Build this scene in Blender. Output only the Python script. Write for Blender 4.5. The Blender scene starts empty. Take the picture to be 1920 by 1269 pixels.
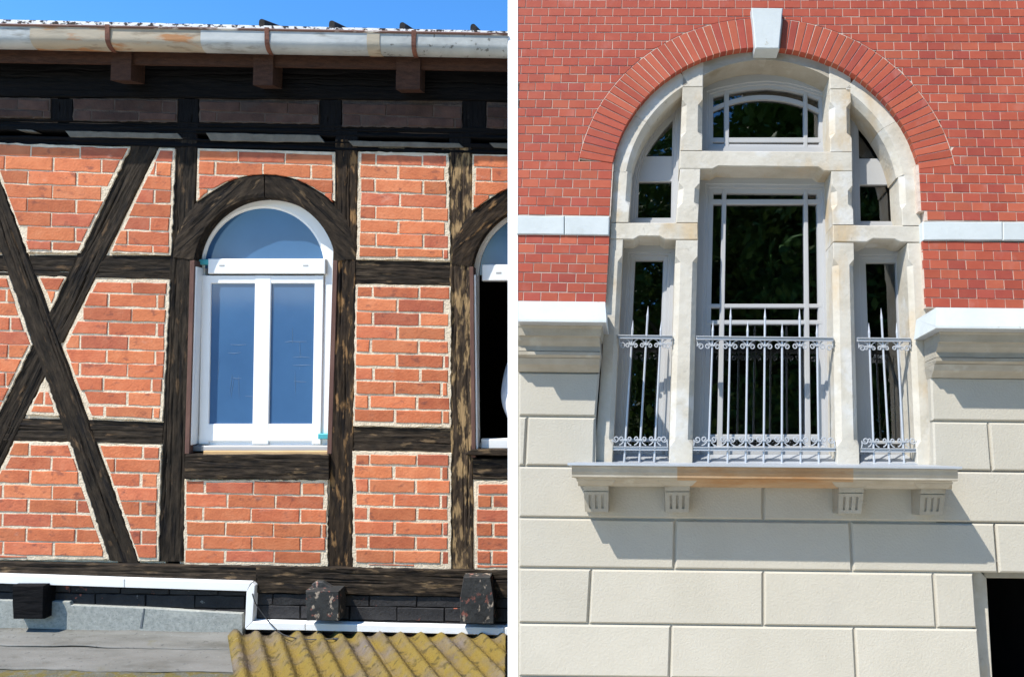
import bpy, bmesh, math, random
from mathutils import Vector, Matrix, noise
random.seed(7)
S = bpy.context.scene
COL = S.collection

# ------------------------------------------------------------------ camera, sky, sun, exposure
FPX, CX, CY = 1350.0, 1150.0, 634.5          # focal length and optical axis, in photograph pixels (shifted lens)
PITCH = math.radians(6.75)
EYE = Vector((0, 0, 2.6))
cam = bpy.data.cameras.new("camera"); cam_o = bpy.data.objects.new("camera", cam); COL.objects.link(cam_o)
cam.sensor_width = 36; cam.lens = FPX / 1920 * 36; cam.shift_x = (960 - CX) / 1920; cam.shift_y = 0
cam.clip_start = 0.05; cam.clip_end = 2000
cam_o.location = EYE; cam_o.rotation_euler = (math.radians(90) + PITCH, 0, 0)
S.camera = cam_o

SUN_DIR = Vector((1.05, 1.0, -2.0)).normalized()      # the way the light travels
world = bpy.data.worlds.new("World"); S.world = world; world.use_nodes = True
nt = world.node_tree; nt.nodes.clear()
sky = nt.nodes.new("ShaderNodeTexSky"); sky.sky_type = 'NISHITA'; sky.sun_disc = False
to_sun = -SUN_DIR
sky.sun_elevation = math.asin(to_sun.z); sky.sun_rotation = math.atan2(to_sun.x, to_sun.y)
sky.air_density = 1.0; sky.dust_density = 0.0; sky.ozone_density = 6.0; sky.altitude = 200
bg = nt.nodes.new("ShaderNodeBackground"); bg.inputs[1].default_value = 0.15
wo = nt.nodes.new("ShaderNodeOutputWorld")
hs = nt.nodes.new('ShaderNodeHueSaturation'); hs.inputs['Saturation'].default_value = 1.2
nt.links.new(sky.outputs[0], hs.inputs['Color']); nt.links.new(hs.outputs[0], bg.inputs[0]); nt.links.new(bg.outputs[0], wo.inputs[0])
sl = bpy.data.lights.new("sun", 'SUN'); sl.energy = 3.7; sl.angle = math.radians(0.5); sl.color = (1.0, 0.955, 0.88)
sun_o = bpy.data.objects.new("sun", sl); COL.objects.link(sun_o); sun_o.location = (-5, -5, 12)
sun_o.rotation_euler = SUN_DIR.to_track_quat('-Z', 'Y').to_euler()
S.view_settings.view_transform = 'Standard'; S.view_settings.look = 'None'
S.view_settings.gamma = 1; S.view_settings.use_curve_mapping = False
S.view_settings.exposure = 1.07
S.cycles.max_bounces = 6

# ------------------------------------------------------------------ materials
def _n(t, k, **kw):
    n = t.nodes.new(k)
    for a, b in kw.items(): setattr(n, a, b)
    return n
def _ramp(t, cols, pos=None, interp='LINEAR'):
    r = _n(t, "ShaderNodeValToRGB"); cr = r.color_ramp; cr.interpolation = interp
    k = len(cols)
    while len(cr.elements) < k: cr.elements.new(0.5)
    for i, c in enumerate(cols):
        cr.elements[i].position = pos[i] if pos else (i / max(1, k - 1))
    for i, c in enumerate(cols):
        cr.elements[i].color = (c[0], c[1], c[2], 1)
    return r
MATS = {}
def mat(name, cols, sc=6, rough=0.8, bump=0.2, bsc=40, bdist=0.01, rnd=0.0, palette=None, pmix=0.6, stretch=(1, 1, 1),
        stains=(), metal=0.0, spec=0.3, pos=(0.3, 0.7), detail=8, coat=0.0):
    m = bpy.data.materials.new(name); m.use_nodes = True; t = m.node_tree
    b = t.nodes["Principled BSDF"]
    L = t.links.new
    tc = _n(t, "ShaderNodeTexCoord"); oi = _n(t, "ShaderNodeObjectInfo")
    mp = _n(t, "ShaderNodeMapping"); mp.inputs["Scale"].default_value = stretch
    off = _n(t, "ShaderNodeVectorMath", operation='SCALE'); off.inputs[0].default_value = (37.1, 19.7, 53.3)
    L(oi.outputs["Random"], off.inputs["Scale"])
    add = _n(t, "ShaderNodeVectorMath", operation='ADD')
    L(tc.outputs["Object"], mp.inputs[0]); L(mp.outputs[0], add.inputs[0]); L(off.outputs[0], add.inputs[1])
    no = _n(t, "ShaderNodeTexNoise"); no.inputs["Scale"].default_value = sc; no.inputs["Detail"].default_value = detail
    no.inputs["Roughness"].default_value = 0.62
    L(add.outputs[0], no.inputs["Vector"])
    k = len(cols)
    p = [pos[0] + (pos[1] - pos[0]) * i / max(1, k - 1) for i in range(k)]
    rp = _ramp(t, cols, p); L(no.outputs["Fac"], rp.inputs[0])
    col = rp.outputs[0]
    if palette:
        pr = _ramp(t, palette, [i / len(palette) for i in range(len(palette))], 'CONSTANT')
        L(oi.outputs["Random"], pr.inputs[0])
        mx = _n(t, "ShaderNodeMixRGB"); mx.inputs[0].default_value = pmix
        L(col, mx.inputs[1]); L(pr.outputs[0], mx.inputs[2]); col = mx.outputs[0]
    for (sc_, ssc, th, soft, sstr, amt) in stains:
        sn = _n(t, "ShaderNodeTexNoise"); sn.inputs["Scale"].default_value = ssc; sn.inputs["Detail"].default_value = 7
        sn.inputs["Roughness"].default_value = 0.6
        sm = _n(t, "ShaderNodeMapping"); sm.inputs["Scale"].default_value = sstr; sm.inputs["Location"].default_value = (ssc, 3.1, 7.7)
        L(tc.outputs["Object"], sm.inputs[0])
        sa = _n(t, "ShaderNodeVectorMath", operation='ADD'); L(sm.outputs[0], sa.inputs[0]); L(off.outputs[0], sa.inputs[1])
        L(sa.outputs[0], sn.inputs["Vector"])
        sr = _n(t, "ShaderNodeMapRange"); sr.inputs[1].default_value = th; sr.inputs[2].default_value = th + soft
        sr.inputs[3].default_value = 0; sr.inputs[4].default_value = amt
        L(sn.outputs["Fac"], sr.inputs[0])
        mx = _n(t, "ShaderNodeMixRGB"); L(sr.outputs[0], mx.inputs[0]); L(col, mx.inputs[1]); mx.inputs[2].default_value = (*sc_, 1)
        col = mx.outputs[0]
    if rnd:
        mr = _n(t, "ShaderNodeMapRange"); mr.inputs[3].default_value = 1 - rnd; mr.inputs[4].default_value = 1 + rnd
        wn = _n(t, "ShaderNodeTexWhiteNoise", noise_dimensions='1D'); L(oi.outputs["Random"], wn.inputs["W"])
        L(wn.outputs["Value"], mr.inputs[0])
        vm = _n(t, "ShaderNodeVectorMath", operation='SCALE'); L(col, vm.inputs[0]); L(mr.outputs[0], vm.inputs["Scale"])
        col = vm.outputs[0]
    L(col, b.inputs["Base Color"])
    b.inputs["Roughness"].default_value = rough; b.inputs["Metallic"].default_value = metal
    b.inputs["Specular IOR Level"].default_value = spec
    if coat: b.inputs["Coat Weight"].default_value = coat
    if bump:
        bn = _n(t, "ShaderNodeTexNoise"); bn.inputs["Scale"].default_value = bsc; bn.inputs["Detail"].default_value = 6
        L(add.outputs[0], bn.inputs["Vector"])
        bu = _n(t, "ShaderNodeBump"); bu.inputs["Strength"].default_value = bump; bu.inputs["Distance"].default_value = bdist
        L(bn.outputs["Fac"], bu.inputs["Height"]); L(bu.outputs[0], b.inputs["Normal"])
    MATS[name] = m
    return m

m_brick = mat("orange red brick", [(0.31, .08, .04), (0.51, .155, .068), (0.60, .235, .12)], sc=12, rough=.9, bump=.5, bsc=70, bdist=.006, rnd=.2,
              palette=[(.53, .16, .066), (.46, .12, .055), (.58, .195, .085), (.51, .145, .06), (.39, .098, .058), (.56, .178, .07), (.48, .135, .067)], pmix=.6,
              stains=[((.17, .06, .045), 13, .58, .1, (1, 1, 1.6), .65), ((.62, .36, .27), 6, .66, .12, (1, 1, 2), .5)])
m_brick_shade = mat("eave shade brick", [(.04, .023, .019), (.065, .037, .029), (.09, .052, .04)], sc=9, rough=.95, bump=.5, bsc=70, bdist=.006, rnd=.2,
             stains=[((.05, .04, .035), 7, .55, .12, (1, 1, 1.6), .7)])  # brick colour darkened to imitate the shade under the eaves
m_tarbrick = mat("tarred brick", [(.018, .017, .018), (.035, .033, .033)], sc=12, rough=.75, bump=.5, bsc=60, rnd=.3,
                 stains=[((.40, .11, .06), 9, .64, .03, (1, 1, 1), .9), ((.3, .28, .25), 14, .67, .04, (1, 1, 1), .6)])
m_mortar = mat("cream mortar", [(.55, .45, .32), (.74, .63, .47)], sc=18, rough=.95, bump=.8, bsc=90, bdist=.008, stains=[((.30, .22, .16), 8, .6, .1, (1, 1, 1), .6)])
m_pstrip = mat("shade greyed plaster", [(.12, .108, .085), (.19, .17, .135)], sc=16, rough=.95, bump=.6, bsc=60, bdist=.006)  # grey put into the colour for the shade below the eaves
m_mortar_d = mat("dark mortar", [(.05, .036, .03), (.10, .075, .06)], sc=16, rough=.95, bump=.8, bsc=90, bdist=.008)  # frieze joints darkened in colour to sit in the eave shade
def timber_mat(name, base, tan, th, amt):
    return mat(name, base, sc=7, rough=.85, bump=.8, bsc=7, bdist=.012, spec=.12, stretch=(1.4, 4, 5), rnd=.15, pos=(.32, .72),
               stains=[((.003, .003, .003), 3.5, .60, .025, (.45, 12, 15), .95), ((.008, .007, .007), 3.2, .57, .07, (1.2, 6, 8), .8), (tan, 2.6, th, .08, (2.2, 6, 9), amt), ((.06, .05, .04), 7, .66, .08, (2, 6, 8), .4)])
m_tim = timber_mat("blackened oak", [(.011, .009, .007), (.026, .0195, .0135), (.046, .034, .023)], (.13, .08, .042), .60, .65)
m_tim_tan = timber_mat("weathered oak with bare tan patches", [(.013, .0095, .007), (.031, .021, .0135), (.058, .038, .021)], (.27, .15, .062), .56, .8)
m_tim_grey = timber_mat("grey weathered oak", [(.012, .0098, .0075), (.031, .0225, .0155), (.06, .044, .029)], (.18, .12, .065), .58, .7)
m_tim_bare = timber_mat("oak weathered bare and tan", [(.022, .016, .012), (.055, .038, .025), (.12, .08, .045)], (.38, .25, .12), .49, .85)
m_tim_tar_shade = timber_mat("shade blackened tarred beam", [(.004, .0038, .0042), (.007, .0066, .0068)], (.02, .018, .016), .78, .3)  # tar tone blackened further to imitate the deep eave shade
m_tim_end = mat("tarred beam end", [(.020, .020, .020), (.045, .045, .042)], sc=7, rough=.7, bump=.6, bsc=30, stains=[((.42, .34, .26), 22, .59, .05, (1, 1, .6), .8), ((.3, .10, .07), 20, .60, .05, (1, 1, 1), .6)])
m_tim_eave = mat("brown eaves wood", [(.035, .016, .010), (.075, .034, .02)], sc=8, rough=.9, bump=.5, bsc=30, stretch=(2, 8, 8))
m_jamb = mat("red brown jamb", [(.09, .045, .035), (.15, .08, .06)], sc=9, rough=.85, bump=.4, bsc=40, stretch=(1, 1, .3))
m_white = mat("white plastic", [(.80, .80, .78), (.86, .86, .84)], sc=3, rough=.35, bump=.02, bsc=5, spec=.5)
m_added_divider = mat("added divider white", [(.86, .86, .86), (.90, .90, .89)], sc=2, rough=.6, bump=.03, bsc=20)
m_teal = mat("teal plastic", [(.05, .32, .36), (.08, .4, .43)], sc=3, rough=.5, bump=0)
m_slot = mat("slot grey", [(.35, .35, .33), (.4, .4, .38)], sc=3, rough=.5, bump=0)
m_gasket = mat("grey gasket", [(.10, .11, .12), (.14, .15, .16)], sc=3, rough=.5, bump=0)
m_sky_glass = mat("glass painted sky blue", [(.042, .108, .225), (.056, .14, .275)], sc=1.1, rough=.08, bump=.03, bsc=2.5, bdist=.02, spec=.5, pos=(.35, .65),
             stains=[((.30, .42, .55), 5, .70, .05, (6, 1, 1), .35)])  # flat blue stands in for the sky mirrored in the panes
m_smear = mat("dried smear", [(.12, .2, .3), (.16, .25, .36)], sc=3, rough=.6, bump=0)
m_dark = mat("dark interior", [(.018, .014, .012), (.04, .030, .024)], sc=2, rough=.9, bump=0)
m_gut = mat("galvanised gutter", [(.24, .25, .25), (.38, .40, .39), (.47, .48, .46)], sc=5, rough=.6, bump=.25, bsc=50, bdist=.004, stretch=(.6, 1, 1), spec=.4,
            stains=[((.14, .13, .10), 7, .58, .1, (.5, 2, 2), .7)])
m_gut_spot = mat("spotted gutter", [(.26, .27, .26), (.42, .44, .42)], sc=5, rough=.6, bump=.3, bsc=50, bdist=.004, spec=.4,
                 stains=[((.08, .075, .06), 24, .60, .05, (1, 1, 1), .8)])
m_gut_rust = mat("rusted gutter", [(.30, .27, .21), (.44, .37, .27)], sc=4, rough=.8, bump=.4, bsc=40, bdist=.004, stretch=(.5, 1.5, 1.5),
                 stains=[((.36, .15, .045), 5, .53, .08, (.6, 2.5, 2.5), .85), ((.15, .11, .07), 9, .55, .1, (.5, 2, 2), .6)])
m_rust = mat("rust brown steel", [(.08, .035, .025), (.20, .08, .05)], sc=18, rough=.85, bump=.4, bsc=60)
m_rim = mat("gutter rim", [(.10, .05, .04), (.22, .12, .09)], sc=6, rough=.7, bump=.2, bsc=60, stretch=(.4, 1, 1), stains=[((.75, .70, .62), 3, .5, .05, (1, 4, 4), .9)])
m_edge = mat("speckled roof edge", [(.02, .015, .015), (.05, .035, .03)], sc=30, rough=.8, bump=.3, bsc=60,
             stains=[((.86, .84, .80), 26, .44, .06, (1, 1, 1.3), .95)])
m_roof = mat("black roofing felt", [(.015, .014, .014), (.03, .028, .027)], sc=12, rough=.9, bump=.3)
m_felt = mat("grey roofing felt", [(.125, .123, .108), (.16, .157, .14), (.185, .182, .165)], sc=5, rough=.95, bump=.6, bsc=160, bdist=.004, stretch=(.7, 2, 1.5),
             stains=[((.075, .07, .055), 4, .55, .12, (.6, 1.4, 1.4), .6), ((.05, .05, .048), 30, .62, .04, (1, 1, 1), .5), ((.24, .24, .225), 60, .6, .06, (1, 1, 1), .4), ((.13, .115, .045), 4, .62, .08, (1, 1, 1), .5)])
m_felt_moss = mat("mossy roofing felt", [(.085, .082, .055), (.13, .128, .10)], sc=9, rough=.95, bump=.9, bsc=90, bdist=.008,
             stains=[((.13, .10, .02), 14, .46, .1, (1, 1, 1), .8), ((.24, .24, .21), 40, .62, .05, (1, 1, 1), .5)])
m_flash = mat("mineral felt flashing", [(.24, .25, .225), (.37, .375, .34)], sc=45, rough=.95, bump=.6, bsc=160, bdist=.004, detail=4,
              stains=[((.17, .19, .18), 70, .58, .05, (1, 1, 1), .6), ((.5, .5, .44), 2, .55, .15, (1, 1, 2), .5)])
m_corr = mat("mossy fibre cement", [(.09, .072, .056), (.18, .15, .125)], sc=7, rough=.95, bump=1.0, bsc=70, bdist=.012,
             stains=[((.19, .132, .02), 3.0, .345, .20, (1, 1, 1), .9), ((.055, .043, .014), 16, .55, .08, (1, 1, 1), .7), ((.20, .15, .02), 24, .60, .05, (1, 1, 1), .6), ((.30, .25, .16), 22, .69, .04, (1, 1, 1), .6)])
m_cable = mat("black rubber", [(.02, .02, .02), (.05, .05, .05)], sc=8, rough=.5, bump=0)
# brick villa
m_rbrick = mat("red facing brick", [(.25, .047, .027), (.325, .070, .038), (.37, .10, .055)], sc=8, rough=.6, bump=.22, bsc=50, bdist=.004, rnd=.10, spec=.1,
               palette=[(.33, .076, .045), (.30, .065, .042), (.36, .098, .055), (.31, .070, .045), (.265, .056, .044), (.345, .088, .05), (.32, .075, .044)], pmix=.65,
               stains=[((.36, .15, .12), 5, .60, .14, (1.5, 1, 1), .5)])
m_joint = mat("pale joint mortar", [(.46, .36, .29), (.60, .50, .41)], sc=25, rough=.95, bump=.5, bsc=120, bdist=.003)
m_stone = mat("pale sandstone", [(.37, .335, .265), (.45, .415, .345), (.50, .475, .41)], sc=4, rough=.85, bump=.55, bsc=35, bdist=.006, rnd=.05,
              stains=[((.42, .29, .14), 2.2, .53, .13, (1.4, 1, .6), .65), ((.24, .225, .195), 20, .65, .06, (1, 1, .7), .5), ((.53, .53, .51), 4, .56, .1, (1, 1, 1), .6)])
m_stone_w = mat("white band stone", [(.42, .45, .44), (.49, .52, .51)], sc=5, rough=.8, bump=.3, bsc=45, bdist=.004, rnd=.04,
                stains=[((.28, .25, .18), 18, .66, .04, (1, 1, 1), .6), ((.36, .38, .36), 6, .6, .1, (1, 1, 1), .5)])
m_stone_d = mat("weathered sandstone", [(.27, .24, .185), (.36, .33, .27)], sc=5, rough=.88, bump=.5, bsc=40, bdist=.006,
                stains=[((.20, .16, .10), 4, .57, .1, (.6, 1, 1.6), .6), ((.42, .40, .34), 9, .6, .1, (1, 1, 1), .5)])
m_stone_r = mat("orange stained sandstone", [(.27, .175, .095), (.35, .24, .14)], sc=5, rough=.88, bump=.5, bsc=40, bdist=.006,
                stains=[((.27, .13, .045), 4, .5, .12, (.5, 1, 1.6), .7)])
m_plaster = mat("cream render", [(.375, .346, .283), (.41, .38, .315)], sc=3, rough=.92, bump=.55, bsc=95, bdist=.004, rnd=.04, detail=5,
                stains=[((.35, .325, .278), 2.2, .58, .16, (1, 1, 1), .5)])
m_zinc = mat("zinc sheet", [(.38, .40, .42), (.45, .47, .49)], sc=4, rough=.4, bump=.03, bsc=12, metal=.35, spec=.5)
m_frame = mat("grey window paint", [(.345, .345, .34), (.38, .38, .375)], sc=2, rough=.4, bump=.03, bsc=14, spec=.5)
m_iron = mat("silver railing paint", [(.37, .385, .405), (.43, .445, .46)], sc=6, rough=.4, bump=.05, bsc=60, metal=.2, spec=.5)
m_shirt = mat("white cotton", [(.62, .63, .66), (.72, .73, .75)], sc=4, rough=.9, bump=.9, bsc=11, bdist=.03)
m_trouser = mat("dark denim", [(.012, .014, .02), (.02, .022, .03)], sc=9, rough=.9, bump=.2)
m_skin = mat("skin", [(.45, .26, .18), (.52, .31, .22)], sc=5, rough=.6, bump=.05)
m_hair = mat("dark hair", [(.01, .008, .006), (.02, .015, .012)], sc=20, rough=.7, bump=.3)
m_leaf = mat("dark leaf", [(.018, .05, .014), (.035, .09, .022)], sc=6, rough=.45, bump=.1)
m_leaf_l = mat("bright leaf", [(.06, .13, .02), (.11, .2, .035)], sc=6, rough=.45, bump=.1)
m_pot = mat("clay pot", [(.05, .03, .02), (.07, .04, .03)], sc=6, rough=.8, bump=.2)
m_foliage = mat("tree foliage", [(.04, .085, .015), (.09, .17, .03), (.14, .22, .045)], sc=.7, rough=.6, bump=0)
m_bark = mat("bark", [(.05, .04, .03), (.11, .09, .07)], sc=6, rough=.95, bump=.8, bsc=20)
m_ground = mat("yard gravel", [(.045, .05, .03), (.08, .085, .05)], sc=1.5, rough=.95, bump=.5, bsc=30)

def glass_mat():
    m = bpy.data.materials.new("window glass"); m.use_nodes = True; t = m.node_tree; t.nodes.clear()
    L = t.links.new
    o = _n(t, "ShaderNodeOutputMaterial"); mx = _n(t, "ShaderNodeMixShader"); fr = _n(t, "ShaderNodeFresnel"); fr.inputs[0].default_value = 2.3
    tr = _n(t, "ShaderNodeBsdfTransparent"); tr.inputs[0].default_value = (.55, .6, .58, 1)
    gl = _n(t, "ShaderNodeBsdfGlossy"); gl.inputs["Roughness"].default_value = .015
    nz = _n(t, "ShaderNodeTexNoise"); nz.inputs["Scale"].default_value = 1.6
    tc = _n(t, "ShaderNodeTexCoord"); L(tc.outputs["Object"], nz.inputs["Vector"])
    bu = _n(t, "ShaderNodeBump"); bu.inputs["Strength"].default_value = .05; bu.inputs["Distance"].default_value = .05
    L(nz.outputs["Fac"], bu.inputs["Height"]); L(bu.outputs[0], gl.inputs["Normal"])
    L(fr.outputs[0], mx.inputs[0]); L(tr.outputs[0], mx.inputs[1]); L(gl.outputs[0], mx.inputs[2]); L(mx.outputs[0], o.inputs[0])
    return m
m_glass = glass_mat()

# ------------------------------------------------------------------ frames of the two facades
Rw = Matrix.Rotation(math.radians(90) + PITCH, 3, 'X')
def ray_dir(u, v): return Rw @ Vector(((u - CX) / FPX, (CY - v) / FPX, -1.0))
class Frame:
    """A facade's own axes: X along the wall, Y into the wall, Z up the wall. at() measures a photograph point on the plane Y = d."""
    def __init__(s, R, depth):
        Rc = Matrix(R)
        X, Y, Z = Rc.col[0], Rc.col[1], Rc.col[2]
        s.M3 = Rw @ Matrix((X, -Z, Y)).transposed()
        s.P0 = EYE + ray_dir(961, 640) * depth
        s.inv = s.M3.transposed()
        s.cl = s.inv @ (EYE - s.P0)
        s.M = Matrix.Translation(s.P0) @ s.M3.to_4x4()
    def at(s, u, v, d=0.0):
        dl = s.inv @ ray_dir(u, v)
        t = (d - s.cl.y) / dl.y
        return s.cl + dl * t
    def world(s, p): return s.M @ Vector(p)
R_L = [[0.99939, 0.008896, 0.033778], [-0.00994, 0.999474, 0.030876], [-0.033485, -0.031193, 0.998952]]
R_R = [[0.99869, 0.036989, -0.035366], [-0.02902, 0.978549, 0.203961], [0.042152, -0.202667, 0.97834]]
FL_ = Frame(R_L, 4.7)
FR_ = Frame(R_R, 4.12)
def aL(u, v, d=0.0): return FL_.at(u, v, d)
def aR(u, v, d=0.0): return FR_.at(u, v, d)

POS = {}           # where each object sits in its facade's axes
def put(o, parent, pos):
    COL.objects.link(o)
    if parent: o.parent = parent; o.location = Vector(pos) - POS[parent.name]
    POS[o.name] = Vector(pos)
def root(name, label, cat, frame, base, group=None):
    o = bpy.data.objects.new(name, None); COL.objects.link(o); o.empty_display_size = .3
    M = (frame.M if frame else Matrix.Identity(4)) @ Matrix.Translation(Vector(base))
    o.location = M.translation; o.rotation_euler = M.to_euler()
    o['label'] = label; o['category'] = cat
    if group: o['group'] = group
    POS[o.name] = Vector(base)
    return o
class MB:
    def __init__(s): s.v = []; s.f = []
    def add(s, vs, fs):
        b = len(s.v); s.v += [Vector(p) for p in vs]; s.f += [tuple(i + b for i in f) for f in fs]
    def box(s, a, b):
        x0, y0, z0 = a; x1, y1, z1 = b
        s.add([(x0, y0, z0), (x1, y0, z0), (x1, y1, z0), (x0, y1, z0), (x0, y0, z1), (x1, y0, z1), (x1, y1, z1), (x0, y1, z1)],
              [(0, 3, 2, 1), (4, 5, 6, 7), (0, 1, 5, 4), (1, 2, 6, 5), (2, 3, 7, 6), (3, 0, 4, 7)])
    def loft(s, rings, closed=True, cap=True):
        n = len(rings[0]); vs = [p for r in rings for p in r]; fs = []
        for i in range(len(rings) - 1):
            for j in range(n if closed else n - 1):
                k = (j + 1) % n
                fs.append((i * n + j, i * n + k, (i + 1) * n + k, (i + 1) * n + j))
        if cap and closed:
            fs.append(tuple(range(n))[::-1]); fs.append(tuple((len(rings) - 1) * n + j for j in range(n)))
        s.add(vs, fs)
    def tube(s, pts, r, n=6):
        rings = []; pts = [Vector(p) for p in pts]
        for i, p in enumerate(pts):
            t = (pts[min(i + 1, len(pts) - 1)] - pts[max(i - 1, 0)]).normalized()
            a = t.cross(Vector((0, 1, 0)))
            if a.length < .05: a = t.cross(Vector((1, 0, 0)))
            a.normalize(); b = t.cross(a); rr = r[i] if isinstance(r, (list, tuple)) else r
            rings.append([p + a * math.cos(2 * math.pi * k / n) * rr + b * math.sin(2 * math.pi * k / n) * rr for k in range(n)])
        s.loft(rings)
    def build(s, name, m, parent=None, rot=0.0, smooth=False, fix=True):
        if not s.v: return None
        lo = Vector([min(p[i] for p in s.v) for i in range(3)]); hi = Vector([max(p[i] for p in s.v) for i in range(3)])
        c = (lo + hi) / 2
        Ri = Matrix.Rotation(-rot, 3, 'Y')
        me = bpy.data.meshes.new(name); me.from_pydata([Ri @ (p - c) for p in s.v], [], s.f)
        if fix:
            bm = bmesh.new(); bm.from_mesh(me); bmesh.ops.recalc_face_normals(bm, faces=bm.faces); bm.to_mesh(me); bm.free()
        me.materials.append(m)
        if smooth:
            for p in me.polygons: p.use_smooth = True
        o = bpy.data.objects.new(name, me); put(o, parent, c)
        if rot: o.rotation_euler = (0, rot, 0)
        return o

# 2-D polygon helpers (x, z)
def area(P): return sum(P[i][0] * P[(i + 1) % len(P)][1] - P[(i + 1) % len(P)][0] * P[i][1] for i in range(len(P))) / 2
def ccw(P): return P if area(P) > 0 else P[::-1]
def clip_half(P, n, c):
    out = []
    for i in range(len(P)):
        a, b = P[i], P[(i + 1) % len(P)]
        da, db = n[0] * a[0] + n[1] * a[1] - c, n[0] * b[0] + n[1] * b[1] - c
        if da <= 0: out.append(a)
        if da * db < 0:
            t = da / (da - db); out.append((a[0] + (b[0] - a[0]) * t, a[1] + (b[1] - a[1]) * t))
    return out
def clip_poly(P, C, inset=0.0):
    C = ccw(C)
    for i in range(len(C)):
        a, b = C[i], C[(i + 1) % len(C)]
        d = (b[0] - a[0], b[1] - a[1]); l = math.hypot(*d)
        if l < 1e-9: continue
        n = (d[1] / l, -d[0] / l)
        P = clip_half(P, n, n[0] * a[0] + n[1] * a[1] - inset)
        if len(P) < 3: return []
    return P
def offset(P, d):
    """move the outline of a ccw polygon inwards by d"""
    n = len(P); out = []
    for i in range(n):
        p0, p1, p2 = P[i - 1], P[i], P[(i + 1) % n]
        e1 = Vector((p1[0] - p0[0], p1[1] - p0[1])); e2 = Vector((p2[0] - p1[0], p2[1] - p1[1]))
        if e1.length < 1e-9 or e2.length < 1e-9: out.append(p1); continue
        e1.normalize(); e2.normalize()
        n1 = Vector((-e1.y, e1.x)); n2 = Vector((-e2.y, e2.x)); b = n1 + n2
        if b.length < .2: b = n1
        b.normalize(); k = d / max(.35, b.dot(n1))
        out.append((p1[0] + b.x * k, p1[1] + b.y * k))
    return out
def around(P, c, r, step=.02):
    """push the parts of an outline that lie inside a circle out onto it, up or sideways"""
    D = []
    for i in range(len(P)):
        a, b = P[i], P[(i + 1) % len(P)]
        k = max(1, int(math.hypot(b[0] - a[0], b[1] - a[1]) / step))
        D += [(a[0] + (b[0] - a[0]) * j / k, a[1] + (b[1] - a[1]) * j / k) for j in range(k)]
    out = []; zt = max(p[1] for p in P); xs = [p[0] for p in P]
    for x, z in D:
        dx, dz = x - c[0], z - c[1]
        if dx * dx + dz * dz < r * r:
            if abs(dx) < abs(dz):
                z = c[1] + math.sqrt(r * r - dx * dx)
                if z > zt - .004: continue
            else:
                x = c[0] + math.copysign(math.sqrt(r * r - dz * dz), dx)
                if not min(xs) + .004 < x < max(xs) - .004: continue
        if not out or math.hypot(x - out[-1][0], z - out[-1][1]) > .002: out.append((x, z))
    return out if len(out) > 2 else []
def rag(P, step, amp):
    out = []
    for i in range(len(P)):
        a, b = P[i], P[(i + 1) % len(P)]
        L = math.hypot(b[0] - a[0], b[1] - a[1]); k = max(1, int(L / step))
        for j in range(k):
            t = j / k
            if j: t += random.uniform(-.25, .25) / k
            w = amp if j else amp * .7
            out.append((a[0] + (b[0] - a[0]) * t + random.uniform(-w, w), a[1] + (b[1] - a[1]) * t + random.uniform(-w, w)))
    return out
def prism(mb, P, y0, y1, bev=.004, back=False):
    P = ccw([(p[0], p[1]) if len(p) == 2 else (p[0], p[2]) for p in P])
    I = offset(P, bev); n = len(P)
    vs = [(x, y0, z) for x, z in I] + [(x, y0 + bev, z) for x, z in P] + [(x, y1, z) for x, z in P]
    fs = [tuple(range(n))]
    for i in range(n):
        j = (i + 1) % n
        fs += [(i, n + i, n + j, j), (n + i, 2 * n + i, 2 * n + j, n + j)]
    if back: fs.append(tuple(2 * n + i for i in range(n))[::-1])
    mb.add(vs, fs)
def P2(at, pts, d=0.0): return [(p.x, p.z) for p in (at(u, v, d) for u, v in pts)]
def sweep(mb, path, prof, closed=True):
    """path: (x,z) points, ccw when closed; prof: (inset, y) points"""
    rings = [offset(path, i) if closed else offset_open(path, i) for i, y in prof]
    n = len(path); vs = []; fs = []
    for r, (i, y) in zip(rings, prof): vs += [(x, y, z) for x, z in r]
    for k in range(len(prof) - 1):
        for j in range(n if closed else n - 1):
            q = (j + 1) % n
            fs.append((k * n + j, k * n + q, (k + 1) * n + q, (k + 1) * n + j))
    mb.add(vs, fs)
def offset_open(P, d):
    out = []
    for i in range(len(P)):
        a = Vector(P[max(i - 1, 0)]); b = Vector(P[min(i + 1, len(P) - 1)]); e = (b - a).normalized()
        out.append((P[i][0] - e.y * d, P[i][1] + e.x * d))
    return out
def strip(mb, P, Q, y0, y1):
    """solid between two open polylines of equal length"""
    n = len(P)
    rings = [[(P[i][0], y0, P[i][1]), (Q[i][0], y0, Q[i][1]), (Q[i][0], y1, Q[i][1]), (P[i][0], y1, P[i][1])] for i in range(n)]
    mb.loft(rings)
def arc(cx, cy, r, a0, a1, n, ry=None):
    ry = ry or r
    return [(cx + r * math.cos(math.radians(a0 + (a1 - a0) * i / n)), cy - ry * math.sin(math.radians(a0 + (a1 - a0) * i / n))) for i in range(n + 1)]

# ------------------------------------------------------------------ ground
mb = MB(); mb.add([(-400, -400, 0), (400, -400, 0), (400, 400, 0), (-400, 400, 0)], [(0, 1, 2, 3)])
g = mb.build("ground", m_ground); g['kind'] = 'structure'
mb = MB(); mb.box((-.2, -5.0, -.05), (16, 5.0, .06)); g = mb.build("bounce_paving", mat("pale bounce paving", [(.60, .53, .42), (.70, .62, .50)], sc=2, rough=.9, bump=.3)); g['kind'] = 'structure'  # unseen pale slab, added to bounce warm light onto the villa

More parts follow.
